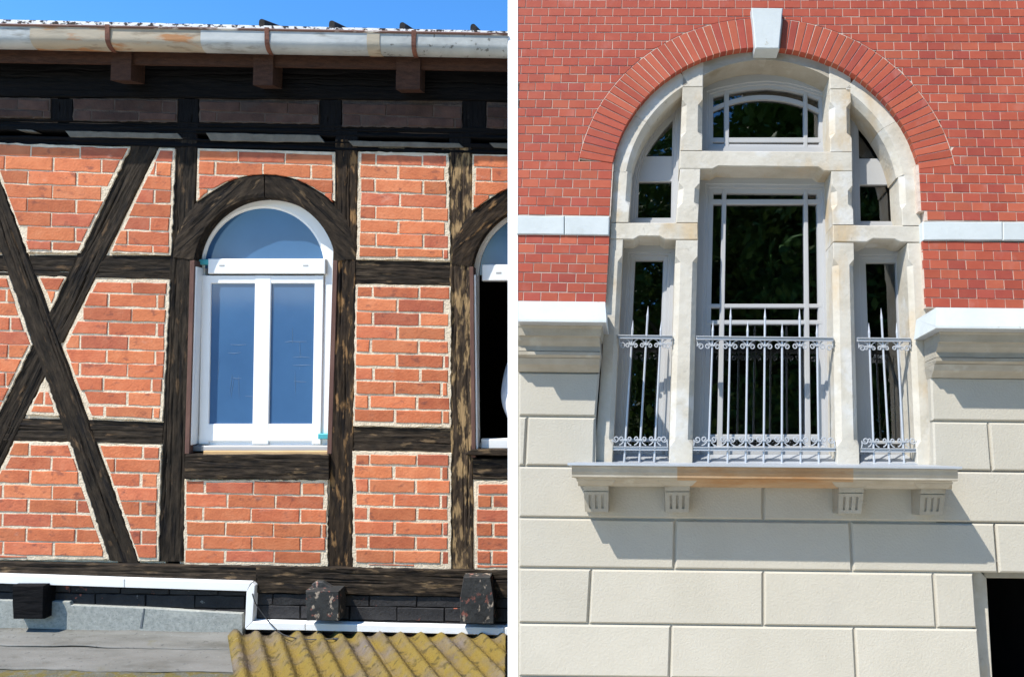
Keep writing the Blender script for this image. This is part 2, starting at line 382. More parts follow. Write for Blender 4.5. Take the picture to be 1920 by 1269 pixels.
# ================================================================== HALF-TIMBERED HOUSE
base_L = FL_.inv @ (Vector((FL_.P0.x - 1.6, FL_.P0.y + .3, 0)) - FL_.P0)
HOUSE = root("half_timbered_house", "half timbered house with orange brick panels, black oak beams and white arched windows", "house", FL_, base_L)
TF, TB = .012, .14              # timber front and back

def timber(c, m=None, y0=TF, y1=TB, name="timber", amp=.0035, edge=.003, parent=None, sag=0):
    """c: four photograph corners: start, end along one edge, end, start along the other edge"""
    A, B, C, D = [aL(u, v, y0) for u, v in c]
    ax = (B + C) / 2 - (A + D) / 2
    rot = -math.atan2(ax.z, ax.x)
    L = ax.length; W = ((D - A).length + (C - B).length) / 2
    nx, nz = max(8, int(L / .045)), max(10, int(W / .0055))
    cr = [(random.uniform(.15, .85), random.uniform(0, .7), random.uniform(.15, .5), random.uniform(.004, .013), random.uniform(-.25, .25)) for _ in range(max(1, int(L * 2.6)))]
    sd = random.uniform(0, 99); vs = []; fs = []
    for i in range(nx + 1):
        s = i / nx
        P, Q = A.lerp(B, s), D.lerp(C, s)
        P = P + (P - Q).normalized() * noise.noise((s * L * 9, sd, 0)) * edge * 1.6
        Q = Q + (Q - P).normalized() * noise.noise((s * L * 9, sd, 5)) * edge * 1.6
        for j in range(nz + 1):
            t = j / nz
            p = P.lerp(Q, t)
            e = min(t, 1 - t)
            dy = (noise.noise((s * L * 4 + sd, t * W * 45, 1.3)) + .5 * noise.noise((s * L * 11 + sd, t * W * 90, 4.3))) * amp
            if e < .01: dy += .008
            for t0, s0, ln, dp, tl in cr:
                if s0 < s < s0 + ln:
                    q = (t - t0 - tl * (s - s0) - .04 * noise.noise((s * L * 5, t0 * 50, 3))) * W / .0045
                    if abs(q) < 2: dy += dp * math.exp(-q * q) * math.sin(math.pi * (s - s0) / ln)
            vs.append((p.x, y0 + dy, p.z))
    w = nz + 1
    for i in range(nx):
        for j in range(nz): fs.append((i * w + j, i * w + j + 1, (i + 1) * w + j + 1, (i + 1) * w + j))
    bd = [i * w for i in range(nx + 1)] + [nx * w + j for j in range(1, nz + 1)] + [i * w + nz for i in range(nx - 1, -1, -1)] + [j for j in range(nz - 1, 0, -1)]
    b0 = len(vs)
    for k in bd: vs.append((vs[k][0], y1, vs[k][2]))
    for k in range(len(bd)):
        q = (k + 1) % len(bd)
        fs.append((bd[k], bd[q], b0 + q, b0 + k))
    mb = MB(); mb.add(vs, fs)
    return mb.build(name, m or m_tim, parent or HOUSE, rot=rot)

X0 = -230      # how far the house is built beyond the photograph's edge
X1 = 1000    # it runs on behind the villa's corner
# posts
timber([(295, 1052), (327.5, 258), (370, 258), (343, 1052)], m_tim)
timber([(614, 1064), (628, 262), (671, 262), (660.5, 1064)], m_tim_tan)
timber([(845, 1069), (842, 270), (884, 270), (888, 1069)], m_tim_bare)
for a, b in (((93, 136), (186, 228)), ((332, 373), (186, 240)), ((598, 641), (188, 246)), ((866, 912), (190, 254))):
    timber([(a[0], b[1]), (a[0], b[0]), (a[1], b[0]), (a[1], b[1])], m_tim_tar_shade, name="timber")
timber([(327.5, 262), (328, 240), (370, 240), (370, 262)], m_tim_tar_shade); timber([(628, 266), (628.6, 246), (671, 246), (671, 266)], m_tim_tar_shade)
timber([(842, 274), (842, 250), (884, 250), (884, 274)], m_tim_tar_shade)
# plates under the eaves
timber([(X0, 40), (X1, 60), (X1, 189), (X0, 179)], m_tim_tar_shade, y0=.004)
timber([(X0, 218), (X1, 240), (X1, 262), (X0, 241)], m_tim_tar_shade, y0=.008)
timber([(X0, 250), (X1, 271), (X1, 290), (X0, 264)], m_tim_tar_shade, y0=.008)
for u0, u1, v0, v1 in ((30, 70, 243, 245.5), (122, 342, 245.5, 257), (386, 608, 249, 264), (652, 870, 264, 274), (917, X1, 268, 277)):
    mb = MB(); prism(mb, rag(P2(aL, [(u0, v0), (u1 - 10, v0 + (u1 - u0) * .021), (u1, v1 + 3), (u0 + 9, v1)], .002), .05, .002), .002, .05, .002)
    mb.build("plaster_strip", m_pstrip, HOUSE)
# rails
timber([(X0, 478), (325, 478.5), (320, 524), (X0, 511)], m_tim, y0=.016)
timber([(X0, 775), (306, 791), (304, 833), (X0, 821)], m_tim, y0=.016)
timber([(664, 487), (846, 491), (846, 536), (663, 532)], m_tim_grey, y0=.016)
timber([(660, 799), (847, 803), (847, 848), (659, 844)], m_tim_grey, y0=.016)
# braces
timber([(-62, 167), (262, 1058), (205, 1050), (-110, 160)], m_tim, y0=.008)
timber([(299, 272), (118, 642), (60, 648), (245, 272)], m_tim, y0=.013)
timber([(108, 655), (-120, 1122), (-175, 1130), (62, 640)], m_tim, y0=.013)
# window rails and sill beam
timber([(348, 852), (616, 852), (616, 899), (346, 898)], m_tim_grey, y0=-.012)
timber([(886, 860), (X1, 861), (X1, 900), (887, 899)], m_tim_grey, y0=.004)
timber([(X0, 1050), (480, 1061), (480, 1111), (X0, 1084)], m_tim_grey, y0=-.016)
timber([(480, 1061), (X1, 1070.5), (X1, 1122), (480, 1111)], m_tim_grey, y0=-.016)

# arched window heads, each cut from two curved timbers
def arch_timber(cx, cy, ri, ro, a0, a1, xlim, m, umax=None):
    n, k = 26, 7; vs = []; fs = []; sd = random.uniform(0, 50)
    for i in range(n + 1):
        a = math.radians(a0 + (a1 - a0) * i / n)
        for j in range(k + 1):
            r = ri + (ro - ri) * j / k
            if j == k: r += 3 * noise.noise((i * .35, sd, 2)) * min(1, i / 8)
            u, v = cx + r * math.cos(a), cy - r * math.sin(a)
            u = min(max(u, xlim[0] + (cy - v) * .02), xlim[1] - (cy - v) * .004)
            if umax: u = min(u, umax)
            p = aL(u, v, 0)
            dy = noise.noise((r * .09, i * .22 + sd, 1)) * .004 + (.007 if j == k else .003 if j == 0 else 0)
            vs.append((p.x, .0085 + dy, p.z))
    w = k + 1
    for i in range(n):
        for j in range(k): fs.append((i * w + j, i * w + j + 1, (i + 1) * w + j + 1, (i + 1) * w + j))
    bd = [i * w for i in range(n + 1)] + [n * w + j for j in range(1, k + 1)] + [i * w + k for i in range(n - 1, -1, -1)] + [j for j in range(k - 1, 0, -1)]
    b0 = len(vs)
    for q in bd: vs.append((vs[q][0], TB, vs[q][2]))
    for q in range(len(bd)):
        r = (q + 1) % len(bd); fs.append((bd[q], bd[r], b0 + r, b0 + q))
    mb = MB(); mb.add(vs, fs)
    return mb.build("arched_timber", m, HOUSE, rot=math.radians(-44 if a0 > 90 else 44))
W1 = (494.5, 503.0)
W2 = (1017.0, 516.0)
arch_timber(*W1, 134, 179, 90.4, 173, (321, 700), m_tim_grey)
arch_timber(*W1, 134, 179, 89.6, 6, (300, 667.5), m_tim_grey)
arch_timber(*W2, 134, 179, 111, 173, (845, 1200), m_tim_tan, umax=X1)
# red-brown jamb boards lining the window openings
for (x0, v0, x1, v1, w) in ((356, 488, 346, 851, 9), (624, 488, 613, 851, 9), (880, 500, 884, 858, 8)):
    mb = MB(); prism(mb, P2(aL, [(x0, v0), (x0 + w, v0), (x1 + w, v1), (x1, v1)], .009), .009, .13, .003); mb.build("jamb_board", m_jamb, HOUSE)

for (x0, v0, x1, v1, w) in ((365, 500, 355, 834, 4), (888, 515, 892, 843, 4)):
    mb = MB(); prism(mb, P2(aL, [(x0, v0), (x0 + w, v0), (x1 + w, v1), (x1, v1)], .02), .02, .12, .002); mb.build("reveal_trim", m_white, HOUSE)
# ---- brick panels
LB = []                          # every brick of the house: outline, face, material, label
CH, SL, HL = .0898, .306, .1435
eLx = (aL(951, 1070) - aL(0, 1054)); eLx = Vector((eLx.x, 0, eLx.z)).normalized()
def panel(px, m=m_brick, jt=.012, phase=0, bed=.0032, mort=m_mortar, rim=.015, ch=CH, v_ref=None, tangent=None, label=None, holes=None, rimmat=None):
    P = ccw(P2(aL, px)); xs = [p[0] for p in P]; zs = [p[1] for p in P]
    mb = MB(); prism(mb, offset(P, -.035), .022, .10, .001)
    if tangent:
        mb = MB()
        for P_ in tangent[2]: prism(mb, P2(aL, P_), .022, .10, .001)
    mb.build("mortar_bed", mort, HOUSE)
    face = around(P, tangent[0], tangent[1] + .001) if tangent else rag(P, .025, .0042)
    if face:
        mb = MB(); prism(mb, face, bed, .05, .0015); mb.build("mortar_face", mort, HOUSE)
    zt = max(zs); z = zt - ch * .0 - (aL(0, 0).z - aL(0, v_ref).z if v_ref else 0)
    row = 0; slope = eLx.z / eLx.x; xm = sum(xs) / len(xs)
    z = zt + .02 if not v_ref else aL(xm, v_ref).z
    z = zt - .006
    while z > min(zs) - .05:
        jr = random.uniform(-.0025, .0025)
        x = min(xs) - .01 - (0 if (row + phase) % 2 == 0 else SL / 2) - .02
        k = 0
        x += random.uniform(-.012, .012)
        while x < max(xs):
            w = SL - jt + random.uniform(-.006, .006)
            zz = z + (x - xm) * slope + jr
            h = ch - jt * random.uniform(.75, 1.1)
            Q = [(x, zz - h), (x + w, zz - h + slope * w), (x + w, zz + slope * w), (x, zz)]
            x += w + jt * random.uniform(.7, 1.25)
            ins = rim * random.uniform(.5, 1.6)
            Q = clip_poly(Q, P, ins)
            if len(Q) >= 3 and tangent:
                cxl, r = tangent[0], tangent[1]
                c = (sum(p[0] for p in Q) / len(Q), sum(p[1] for p in Q) / len(Q))
                dv = Vector((c[0] - cxl[0], c[1] - cxl[1]))
                far = [math.hypot(p[0] - cxl[0], p[1] - cxl[1]) for p in Q]
                if max(far) < r: continue
                if min(far) < r: Q = around(Q, cxl, r)
            if len(Q) < 3 or abs(area(Q)) < .0012: continue
            Q = ccw(Q)
            LB.append((rag(Q, .05, .003), random.uniform(-.0035, .002), m, label))
        z -= ch; row += 1
DK = dict(jt=.0095, mort=m_mortar, rim=.015)
panel([(-215, 263), (-120, 265), (-62, 266), (-25, 267), (243, 276), (149, 475), (50, 473), (-25, 268)][3:7], **DK)
panel([(297, 278), (328.5, 279), (320, 478), (204, 474)], phase=1, jt=.0095, rim=.015)
panel([(71, 518), (124, 519), (96, 578)], jt=.01)
panel([(178, 524), (318, 525), (304, 790), (168, 783), (117, 648)], phase=1)
panel([(-200, 510), (16, 517), (60, 645), (-4, 776), (-200, 772)], jt=.0125)
panel([(-198, 262), (-74, 267), (-2, 474), (-200, 470)], **DK)
panel([(-200, 826), (-32, 827), (-138, 1046), (-202, 1046)], jt=.0125)
timber([(X0, 1052), (X0 + 4, 258), (-194, 258), (-200, 1052)], m_tim)
panel([(84, 706), (110, 779), (48, 777)], jt=.0125)
panel([(25, 828), (131, 829), (204, 1049), (-80, 1049)], phase=1, jt=.0125)
panel([(184, 833), (302, 835), (296, 1052), (258, 1051)], jt=.012, rim=.014)
panel([(673, 284), (841, 288), (844, 489), (668, 486)], phase=1, jt=.012)
panel([(666, 533), (845, 537), (845, 801), (662, 798)], phase=1, jt=.016, rim=.016)
panel([(661, 846), (846, 849), (845, 1068), (661, 1063)], phase=1, jt=.016, rim=.016)
panel([(346, 899), (614, 900), (614, 1062), (344, 1058)], phase=1, jt=.012)
panel([(891, 902), (X1, 902), (X1, 1069), (890, 1068)], phase=0, jt=.016)
c1 = aL(*W1); r1 = (aL(W1[0] + 181, W1[1]) - c1).length
panel([(370, 278), (628, 285), (628, 430), (366, 430)], tangent=((c1.x, c1.z), r1 - .004, [[(368, 280), (630, 284), (630, 345), (580, 345), (530, 322), (460, 322), (410, 345), (366, 345)]]), jt=.01)
c2 = aL(*W2)
panel([(886, 289), (X1, 291), (X1, 430), (884, 430)], tangent=((c2.x, c2.z), r1 - .004, [[(884, 287), (X1, 290), (X1, 350), (920, 352), (884, 380)]]), jt=.01)
# frieze of bricks under the eaves
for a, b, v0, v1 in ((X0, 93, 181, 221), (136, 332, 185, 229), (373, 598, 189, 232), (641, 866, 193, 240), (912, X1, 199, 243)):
    panel([(a, v0), (b, v0 + 3), (b, v1), (a, v1 - 3)], jt=.008, rim=.006, ch=(aL(a, v0).z - aL(a, v1).z) / 2 + .002, mort=m_mortar_d, m=m_brick_shade, label="brick up under the eaves, its colour darkened for the shade there")
# tarred bricks of the storey below
panel([(X0, 1085), (462, 1108), (462, 1152), (X0, 1130)], m=m_tarbrick, jt=.008, rim=.004, ch=.085, mort=m_tim_tar_shade, label="tar-black brick with flaking paint")
panel([(480, 1111), (X1, 1121), (X1, 1200), (480, 1190)], m=m_tarbrick, jt=.009, rim=.004, ch=.089, mort=m_tim_tar_shade, phase=1, label="tar-black brick with flaking paint")

def on_photo(Q, fr):
    c = fr.world((sum(p[0] for p in Q) / len(Q), 0, sum(p[1] for p in Q) / len(Q))) - EYE
    cc = Rw.transposed() @ c
    return CX + FPX * cc.x / -cc.z, CY - FPX * cc.y / -cc.z
def rank_l(b):
    u, v = on_photo(b[0], FL_)
    return (-5 < u < 952 and not (u < 470 and v > 1140), abs(area(b[0])))
LB.sort(key=rank_l, reverse=True)
far = {}
for k, (Q, y, m, label) in enumerate(LB):
    if k < 300 and rank_l((Q,))[0]:
        mb = MB(); prism(mb, Q, y, .04, .003); o = mb.build("brick", m, HOUSE)
        if label: o['label'] = label
    else: prism(far.setdefault(m.name, MB()), Q, y, .04, .003)
for k, mb in far.items():
    o = mb.build("brickwork", MATS[k], HOUSE); o['kind'] = 'stuff'
# ---- joist ends
def joist(rect, d, taper=0, cap=None, m=m_tim_end):
    u0, v0, u1, v1 = rect
    k = 7; rings = []
    for (dd, g) in ((.02, 0), (d + .012, 0), (d, .006)):
        o = []
        f = [(u0 + taper, v0), (u1 - taper, v0), (u1, (v0 + v1) / 2), (u1 - 1, v1), (u0 + 2, v1), (u0, (v0 + v1) / 2)]
        pts = [aL(u, v, d) for u, v in f]; c = sum(pts, Vector()) / len(pts)
        for p in pts:
            q = p + (c - p).normalized() * g + Vector((noise.noise(p * 9 + Vector((dd, 0, 0))), 0, noise.noise(p * 8))) * .004
            o.append((q.x, dd, q.z))
        rings.append(o)
    mb = MB(); mb.loft(rings); j = mb.build("joist_end", m, HOUSE)
    if cap:
        mb = MB(); prism(mb, P2(aL, cap, -.05), -.05, -.01, .006); mb.build("joist_cap", m_tim_end, j)
    return j
joist((22, 1097, 82, 1161), -.10, m=m_tim_tar_shade)
joist((572, 1107, 636, 1164), -.12, cap=[(586, 1108), (584, 1095), (592, 1090), (604, 1090), (622, 1101), (632, 1108)])
joist((861, 1081, 927, 1169), -.10, taper=8)

# ---- white arched window
def outline(c, R, xl, xr, vb, d, n=36, umax=None):
    """px outline of an arched opening: bottom left, bottom right, up and over (ccw)"""
    pts = [(xl[1], vb), (xr[1], vb), (xr[0], c[1])] + arc(c[0], c[1], R, 0, 180, n)[1:-1] + [(xl[0], c[1])]
    if umax: pts = [(min(u, umax), v) for u, v in pts]
    return P2(aL, pts, d)
WIN = MB()
sweep(WIN, outline(W1, 133, (361.5, 352), (627.5, 618), 834, .10), [(-.02, .15), (-.02, .10), (.058, .10), (.062, .104), (.062, .112), (.072, .112), (.074, .15)])
win = WIN.build("window", m_white, HOUSE)
def wbox(name, u0, v0, u1, v1, y0, y1, m, parent, bev=.004):
    mb = MB(); prism(mb, P2(aL, [(u0, v0), (u1, v0), (u1 - (v1 - v0) * .0165, v1), (u0 - (v1 - v0) * .018, v1)], y0), y0, y1, bev)
    return mb.build(name, m, parent)
wbox("transom", 390, 485, 610, 513, .072, .14, m_white, win)
for u in (411, 568): wbox("trickle_slot", u, 496.5, u + 10, 499.5, .0705, .08, m_slot, win, .0005)
sash = MB()
for u0, v0, u1, v1, y in ((378, 516, 396, 833, .088), (478, 516, 508.5, 833, .086), (590, 516, 607, 833, .088), (378, 516.4, 607, 531.5, .0885), (374, 794.5, 602, 827, .0875)):
    prism(sash, P2(aL, [(u0, v0), (u1, v0), (u1 - (v1 - v0) * .0175, v1), (u0 - (v1 - v0) * .0175, v1)], y), y, .14, .004)
sash.build("sash", m_white, win)
for q in ([(391, 526), (482, 526), (477, 800), (386, 800)], [(504, 526), (594, 526), (590, 800), (500, 800)]):
    mb = MB(); prism(mb, P2(aL, q, .099), .099, .104, .0005); mb.build("pane", m_sky_glass, win)
mb = MB(); prism(mb, P2(aL, arc(W1[0], W1[1], 115, 0, 180, 40), .113), .113, .119, .0005); mb.build("pane", m_sky_glass, win)
for k in range(16):
    bx_ = random.choice((400, 520)); u = bx_ + random.uniform(8, 60); v = random.uniform(640, 745)
    if random.random() < .6: q = [(u, v), (u + random.uniform(18, 38), v + random.uniform(-1, 2))]
    else: q = [(u, v - 30), (u - random.uniform(-2, 6), v + random.uniform(0, 12))]
    mb = MB(); mb.tube([aL(q[0][0], q[0][1], .0985), aL((q[0][0] + q[1][0]) / 2, (q[0][1] + q[1][1]) / 2 + random.uniform(-2, 2), .0983), aL(q[1][0], q[1][1], .0985)], [.0006, .0013, .0005], 4)
    mb.build("smear_mark", m_smear, win)
wbox("clip", 366, 486, 393, 496, .074, .12, m_teal, win)
wbox("clip", 596, 813, 619, 823, .06, .12, m_teal, win)
wbox("shim", 354, 835, 384, 846, .05, .12, m_gasket, win)
wbox("sill_strip", 381, 836, 617, 845, .03, .14, m_frame, win)
wbox("sill_board", 381, 845, 617, 854, .012, .13, mat("raw pine", [(.50, .31, .14), (.62, .42, .22)], sc=5, rough=.8, bump=.2, stretch=(1, 6, 6)), win)
# second window, cut by the corner of the house; the casement is missing
U2 = X1
mb = MB(); sweep(mb, outline(W2, 131, (885, 884), (1149, 1149), 843, .10, umax=U2), [(-.02, .15), (-.02, .10), (.030, .10), (.034, .104), (.034, .112), (.040, .112), (.042, .15)])
win2 = mb.build("window", m_white, HOUSE); win2['label'] = "white arched window with its lower half open and dark"
wbox("transom", 904, 496, U2, 526, .072, .14, m_white, win2)
wbox("trickle_slot", 930, 510, 940, 513, .0705, .08, m_slot, win2, .0005)
mb = MB(); prism(mb, P2(aL, [(min(u, U2), v) for u, v in arc(W2[0], W2[1], 118, 90, 180, 24)] + [(U2, 516)], .118), .118, .124, .0005); mb.build("pane", m_sky_glass, win2)
wbox("bottom_rail", 902, 823, U2, 843, .07, .14, m_white, win2)
mb = MB(); prism(mb, P2(aL, [(873, 849), (884, 843), (U2, 843), (U2, 855), (873, 853)], -.03), -.03, .10, .004); mb.build("sill_board", m_tim_grey, win2)

# ---- inside: dark shell behind the facade, open behind the second window
def shell(u0, v0, u1, v1, y):
    a, b = aL(u0, v0, y), aL(u1, v1, y)
    return min(a.x, b.x), min(a.z, b.z), max(a.x, b.x), max(a.z, b.z)
mb = MB()
xl = aL(X0, 640).x; xr = aL(X1, 640).x; zb = base_L.z; zt = aL(400, 130).z
ox0, oz0, ox1, oz1 = shell(884, 845, X1, 505, .15)
mb.box((xl, .142, zb), (ox0, .20, zt)); mb.box((ox0, .142, zb), (xr, .20, oz0)); mb.box((ox0, .142, oz1), (xr, .20, zt))
mb.build("inner_wall", m_dark, HOUSE)
mb = MB()
RX1 = aL(1095, 700).x
mb.box((ox0 - 1.2, .2, oz0 - .9), (ox0 - 1.15, 2.2, zt)); mb.box((ox0 - 1.2, 2.2, oz0 - .9), (RX1 + .05, 2.25, zt))
mb.box((RX1, .2, oz0 - .9), (RX1 + .05, 2.2, zt)); mb.box((ox0 - 1.15, .2, oz0 - .95), (RX1, 2.2, oz0 - .9)); mb.box((ox0 - 1.15, .2, zt - .05), (RX1, 2.2, zt))
mb.box((xr + .01, .15, oz0 - .9), (RX1, .2, oz1 - .95))
mb.build("room", m_dark, HOUSE)
mb = MB(); mb.box((xl, .2, zb), (xl + .1, 2.2, zt)); mb.build("end_wall", m_tim_tar_shade, HOUSE)
mb = MB(); mb.box((xl, .012, zb), (xr, .14, aL(400, 1190).z)); mb.build("lower_wall", m_tarbrick, HOUSE)

# ---- eaves, gutter and roof
GD = -.25                         # front of the gutter
def gline(u, v, d=GD): return aL(u, v, d)
mb = MB()
xg0, xg1 = aL(X0, 70, GD).x, aL(952, 90, GD).x
sg = (aL(952, 107, GD).z - aL(0, 90, GD).z) / (aL(952, 107, GD).x - aL(0, 90, GD).x)
zg = lambda x: aL(0, 91, GD + .05).z + .002 + sg * (x - aL(0, 91, GD).x)      # height of the gutter's lowest line
GR = .058
def gutter(u0, u1, m, r=GR):
    x0, x1 = aL(u0, 80, GD).x, aL(u1, 80, GD).x
    rings = []; n = max(2, int((x1 - x0) / .12))
    for i in range(n + 1):
        x = x0 + (x1 - x0) * i / n; zc = zg(x) + GR; yc = GD + GR
        w = .0025 * noise.noise((x * 3, 1, 1))
        ring = [(x, yc - r * math.cos(a) , zc - r * math.sin(a) + w) for a in [math.pi * k / 30 for k in range(31)]]
        ring = [(x, yc - r, zc + .062)] + ring + [(x, yc + r, zc + .035)]
        ring += [(x, yc + r - .003, zc + .035)] + [(x, yc - (r - .003) * math.cos(a), zc - (r - .003) * math.sin(a) + w) for a in [math.pi * (30 - k) / 30 for k in range(31)]] + [(x, yc - r + .003, zc + .062)]
        rings.append(ring)
    mb = MB(); mb.loft(rings); return mb.build("gutter_section", m, HOUSE, smooth=False)
for u0, u1, m, r in ((X0, 58, m_gut, GR), (56, 200, m_gut_rust, GR + .003), (200, 378, m_gut_rust, GR), (376, 690, m_gut, GR + .002), (688, 712, m_gut_rust, GR + .005), (710, 952, m_gut_spot, GR + .001)):
    gutter(u0, u1, m, r)
mb = MB(); mb.tube([(x, GD - .002, zg(x) + GR + .064) for x in [xg0 + (xg1 - xg0) * i / 20 for i in range(21)]], .0085, 8); mb.build("gutter_rim", m_rim, HOUSE, smooth=True)
for u in (202, 501, 776):
    x = aL(u, 80, GD).x; zc = zg(x) + GR; yc = GD + GR; r = GR + .007
    pr = [(yc - r - .004, zc + .075)] + [(yc - r * math.cos(math.pi * k / 12), zc - r * math.sin(math.pi * k / 12)) for k in range(13)]
    rings = [[(x - .014, y, z), (x + .014, y, z), (x + .014, y + .004, z + .001), (x - .014, y + .004, z + .001)] for y, z in pr]
    mb = MB(); mb.loft(rings); mb.build("gutter_bracket", m_rust, HOUSE)
# fascia board, rafter tails, soffit
FY = GD + 2 * GR + .012
mb = MB(); zf = lambda x: zg(x) + .02
mb.add([(x, y, zf(x) + dz) for x in (xg0, xg1) for y, dz in ((FY, -.075), (FY, .10), (FY + .02, .10), (FY + .02, -.075))],
       [(0, 1, 5, 4), (1, 2, 6, 5), (2, 3, 7, 6), (3, 0, 4, 7), (4, 5, 6, 7)]); mb.build("fascia_board", m_tim_eave, HOUSE)
for u0, u1, v1 in ((207, 245, 151), (474, 511, 160), (742, 787, 168)):
    d = FY - .02
    a, b = aL(u0, v1, d), aL(u1, v1, d); ztop = zf(a.x) + .02
    rings = [[(a.x, d, a.z), (b.x, d, b.z), (b.x, d, ztop), (a.x, d, ztop)], [(a.x, .0, a.z + .03), (b.x, .0, b.z + .03), (b.x, .0, ztop + .04), (a.x, .0, ztop + .04)]]
    mb = MB(); mb.loft(rings); mb.build("rafter_tail", m_tim_eave, HOUSE)
for k in range(9):                                          # soffit boards
    x0 = xg0 + (xg1 - xg0) * k / 9; x1 = xg0 + (xg1 - xg0) * (k + 1) / 9 - .006
    rings = [[(x0, FY + .02, zf(x0) + .03), (x1, FY + .02, zf(x1) + .03), (x1, FY + .02, zf(x1) + .05), (x0, FY + .02, zf(x0) + .05)],
             [(x0, .15, zf(x0) + .07), (x1, .15, zf(x1) + .07), (x1, .15, zf(x1) + .09), (x0, .15, zf(x0) + .09)]]
    mb = MB(); mb.loft(rings); mb.build("soffit_board", m_tim_tar_shade, HOUSE)
# roof slab, its speckled drip edge and batten caps
RY = GD + .02
ztop = lambda u, v: aL(u, v, RY).z
rs = (ztop(952, 59) - ztop(0, 37)) / (aL(952, 59, RY).x - aL(0, 37, RY).x)
zr = lambda x: ztop(0, 37) + rs * (x - aL(0, 37, RY).x)
TH = ztop(0, 37) - ztop(0, 46)
mb = MB(); N = 60; rings = []
for i in range(N + 1):
    x = xg0 + (xg1 + .0 - xg0) * i / N; w = noise.noise((x * 6, 2, 2)) * .002
    rings.append([(x, RY, zr(x) + w), (x, RY, zr(x) - TH), (x, RY + .10, zr(x) - TH + .02), (x, RY + .10, zr(x) + .018)])
mb.loft(rings); roof_edge = mb.build("roof_edge", m_edge, HOUSE)
mb = MB(); SLP = .30
mb.add([(x, y, zr(x) + dz + (y - RY) * SLP) for x in (xg0, xg1) for y, dz in ((RY + .1, -.012), (2.2, -.012), (2.2, -.06), (RY + .1, -.06))],
       [(0, 1, 5, 4), (1, 2, 6, 5), (2, 3, 7, 6), (3, 0, 4, 7), (0, 3, 2, 1), (4, 5, 6, 7)]); roof = mb.build("roof", m_roof, HOUSE)
for u in (490, 621.5, 754, 887):
    x = aL(u, 50, RY).x; rr = .0175
    pr = [(-rr, -.01), (-rr, .022)] + [(-rr * math.cos(math.pi * k / 6), .026 + rr * math.sin(math.pi * k / 6)) for k in range(1, 6)] + [(rr, .022), (rr, -.01)]
    rings = [[(x + a, y, zr(x) + (y - RY) * SLP * (1 if y > RY + .1 else .25) + b) for a, b in pr] for y in (RY + .004, RY + .11, 2.2)]
    mb = MB(); mb.loft(rings); mb.build("roof_batten", m_roof, HOUSE)

# ================================================================== things on and by the house
base = aL(470, 1130, -.02)
t = root("cable_duct", "white plastic cable duct stepping down below the bottom beam of the timbered house", "cable duct", FL_, base)
def duct(q, d, y1=-.016):
    mb = MB(); prism(mb, P2(aL, q, d), d, y1, .003); return mb.build("duct_section", m_white, t)
duct([(X0, 1069), (233, 1084), (233, 1101), (X0, 1086)], -.05)
duct([(234, 1084), (471, 1091), (463, 1108), (234, 1101)], -.05)
duct([(473, 1092), (478, 1097), (473.5, 1166), (459, 1178), (462, 1108)], -.05, .01)
duct([(460, 1178), (474, 1165), (572, 1168), (572, 1181.5), (462, 1180)], -.05, .01)
duct([(573, 1168), (945, 1176.5), (945, 1190.5), (573, 1181.5)], -.05, .01)
duct([(946, 1176), (957, 1176.5), (957, 1191), (946, 1190.5)], -.052, .01)

# lean-to: felt roof, corrugated roof, wall below
Dw = ray_dir(347, 672).normalized()                        # the way the corrugations run, seen as a direction
D = FL_.inv @ Dw
base = Vector((aL(300, 1190).x, -.7, base_L.z))
SHED = root("lean_to_shed", "low lean-to with grey felt roof beside mossy corrugated sheets below the timbered house", "shed", FL_, base)
mb = MB()
q = [(X0, 1120), (130, 1127.5), (133, 1134), (270, 1139.5), (454, 1150), (455, 1194), (X0, 1186)]
prism(mb, P2(aL, q, -.028), -.028, .008, .003); mb.build("flashing", m_flash, SHED)
mb = MB(); prism(mb, P2(aL, [(269, 1140), (271, 1140), (266, 1176), (262, 1176)], -.031), -.031, -.0285, .0003); mb.build("flashing_seam", m_gasket, SHED)
def felt(s0, s1, t0, t1, lift, name, umax=455, m=None):
    rings = []; n = 44; k = 10; vs = []; fs = []
    for i in range(n + 1):
        s = i / n; u = X0 + (umax - X0) * s
        e = aL(u, 1185 + 9 * (u / 455.), -.026)
        for j in range(k + 1):
            tt = t0 + (t1 - t0) * j / k
            p = e - D * tt
            if j == k: p = p - D * (.025 * noise.noise((p.x * 3, lift * 90, 1)) + .012 * noise.noise((p.x * 11, lift * 90, 2)))
            w = .009 * noise.noise((p.x * 2.2, tt * 9, lift * 50)) + .004 * noise.noise((p.x * 7, tt * 14, 5)) + lift
            if t0 == 0 and j == 0: w += .012
            vs.append((p.x, p.y, p.z + w))
    w_ = k + 1
    for i in range(n):
        for j in range(k): fs.append((i * w_ + j, (i + 1) * w_ + j, (i + 1) * w_ + j + 1, i * w_ + j + 1))
    mb = MB(); mb.add(vs, fs); o = mb.build(name, m or m_felt, SHED, smooth=True, fix=False); return o
felt(0, 1, 0, .27, .012, "felt_strip"); felt(0, 1, .245, .62, .004, "felt_strip", 452); felt(0, 1, .57, 1.3, -.004, "felt_strip", 448, m_felt_moss)
for i, fo in enumerate([o for o in COL.objects if o.name.startswith("felt_strip")]):
    so = fo.modifiers.new("thick", 'SOLIDIFY'); so.thickness = .006; so.offset = -1
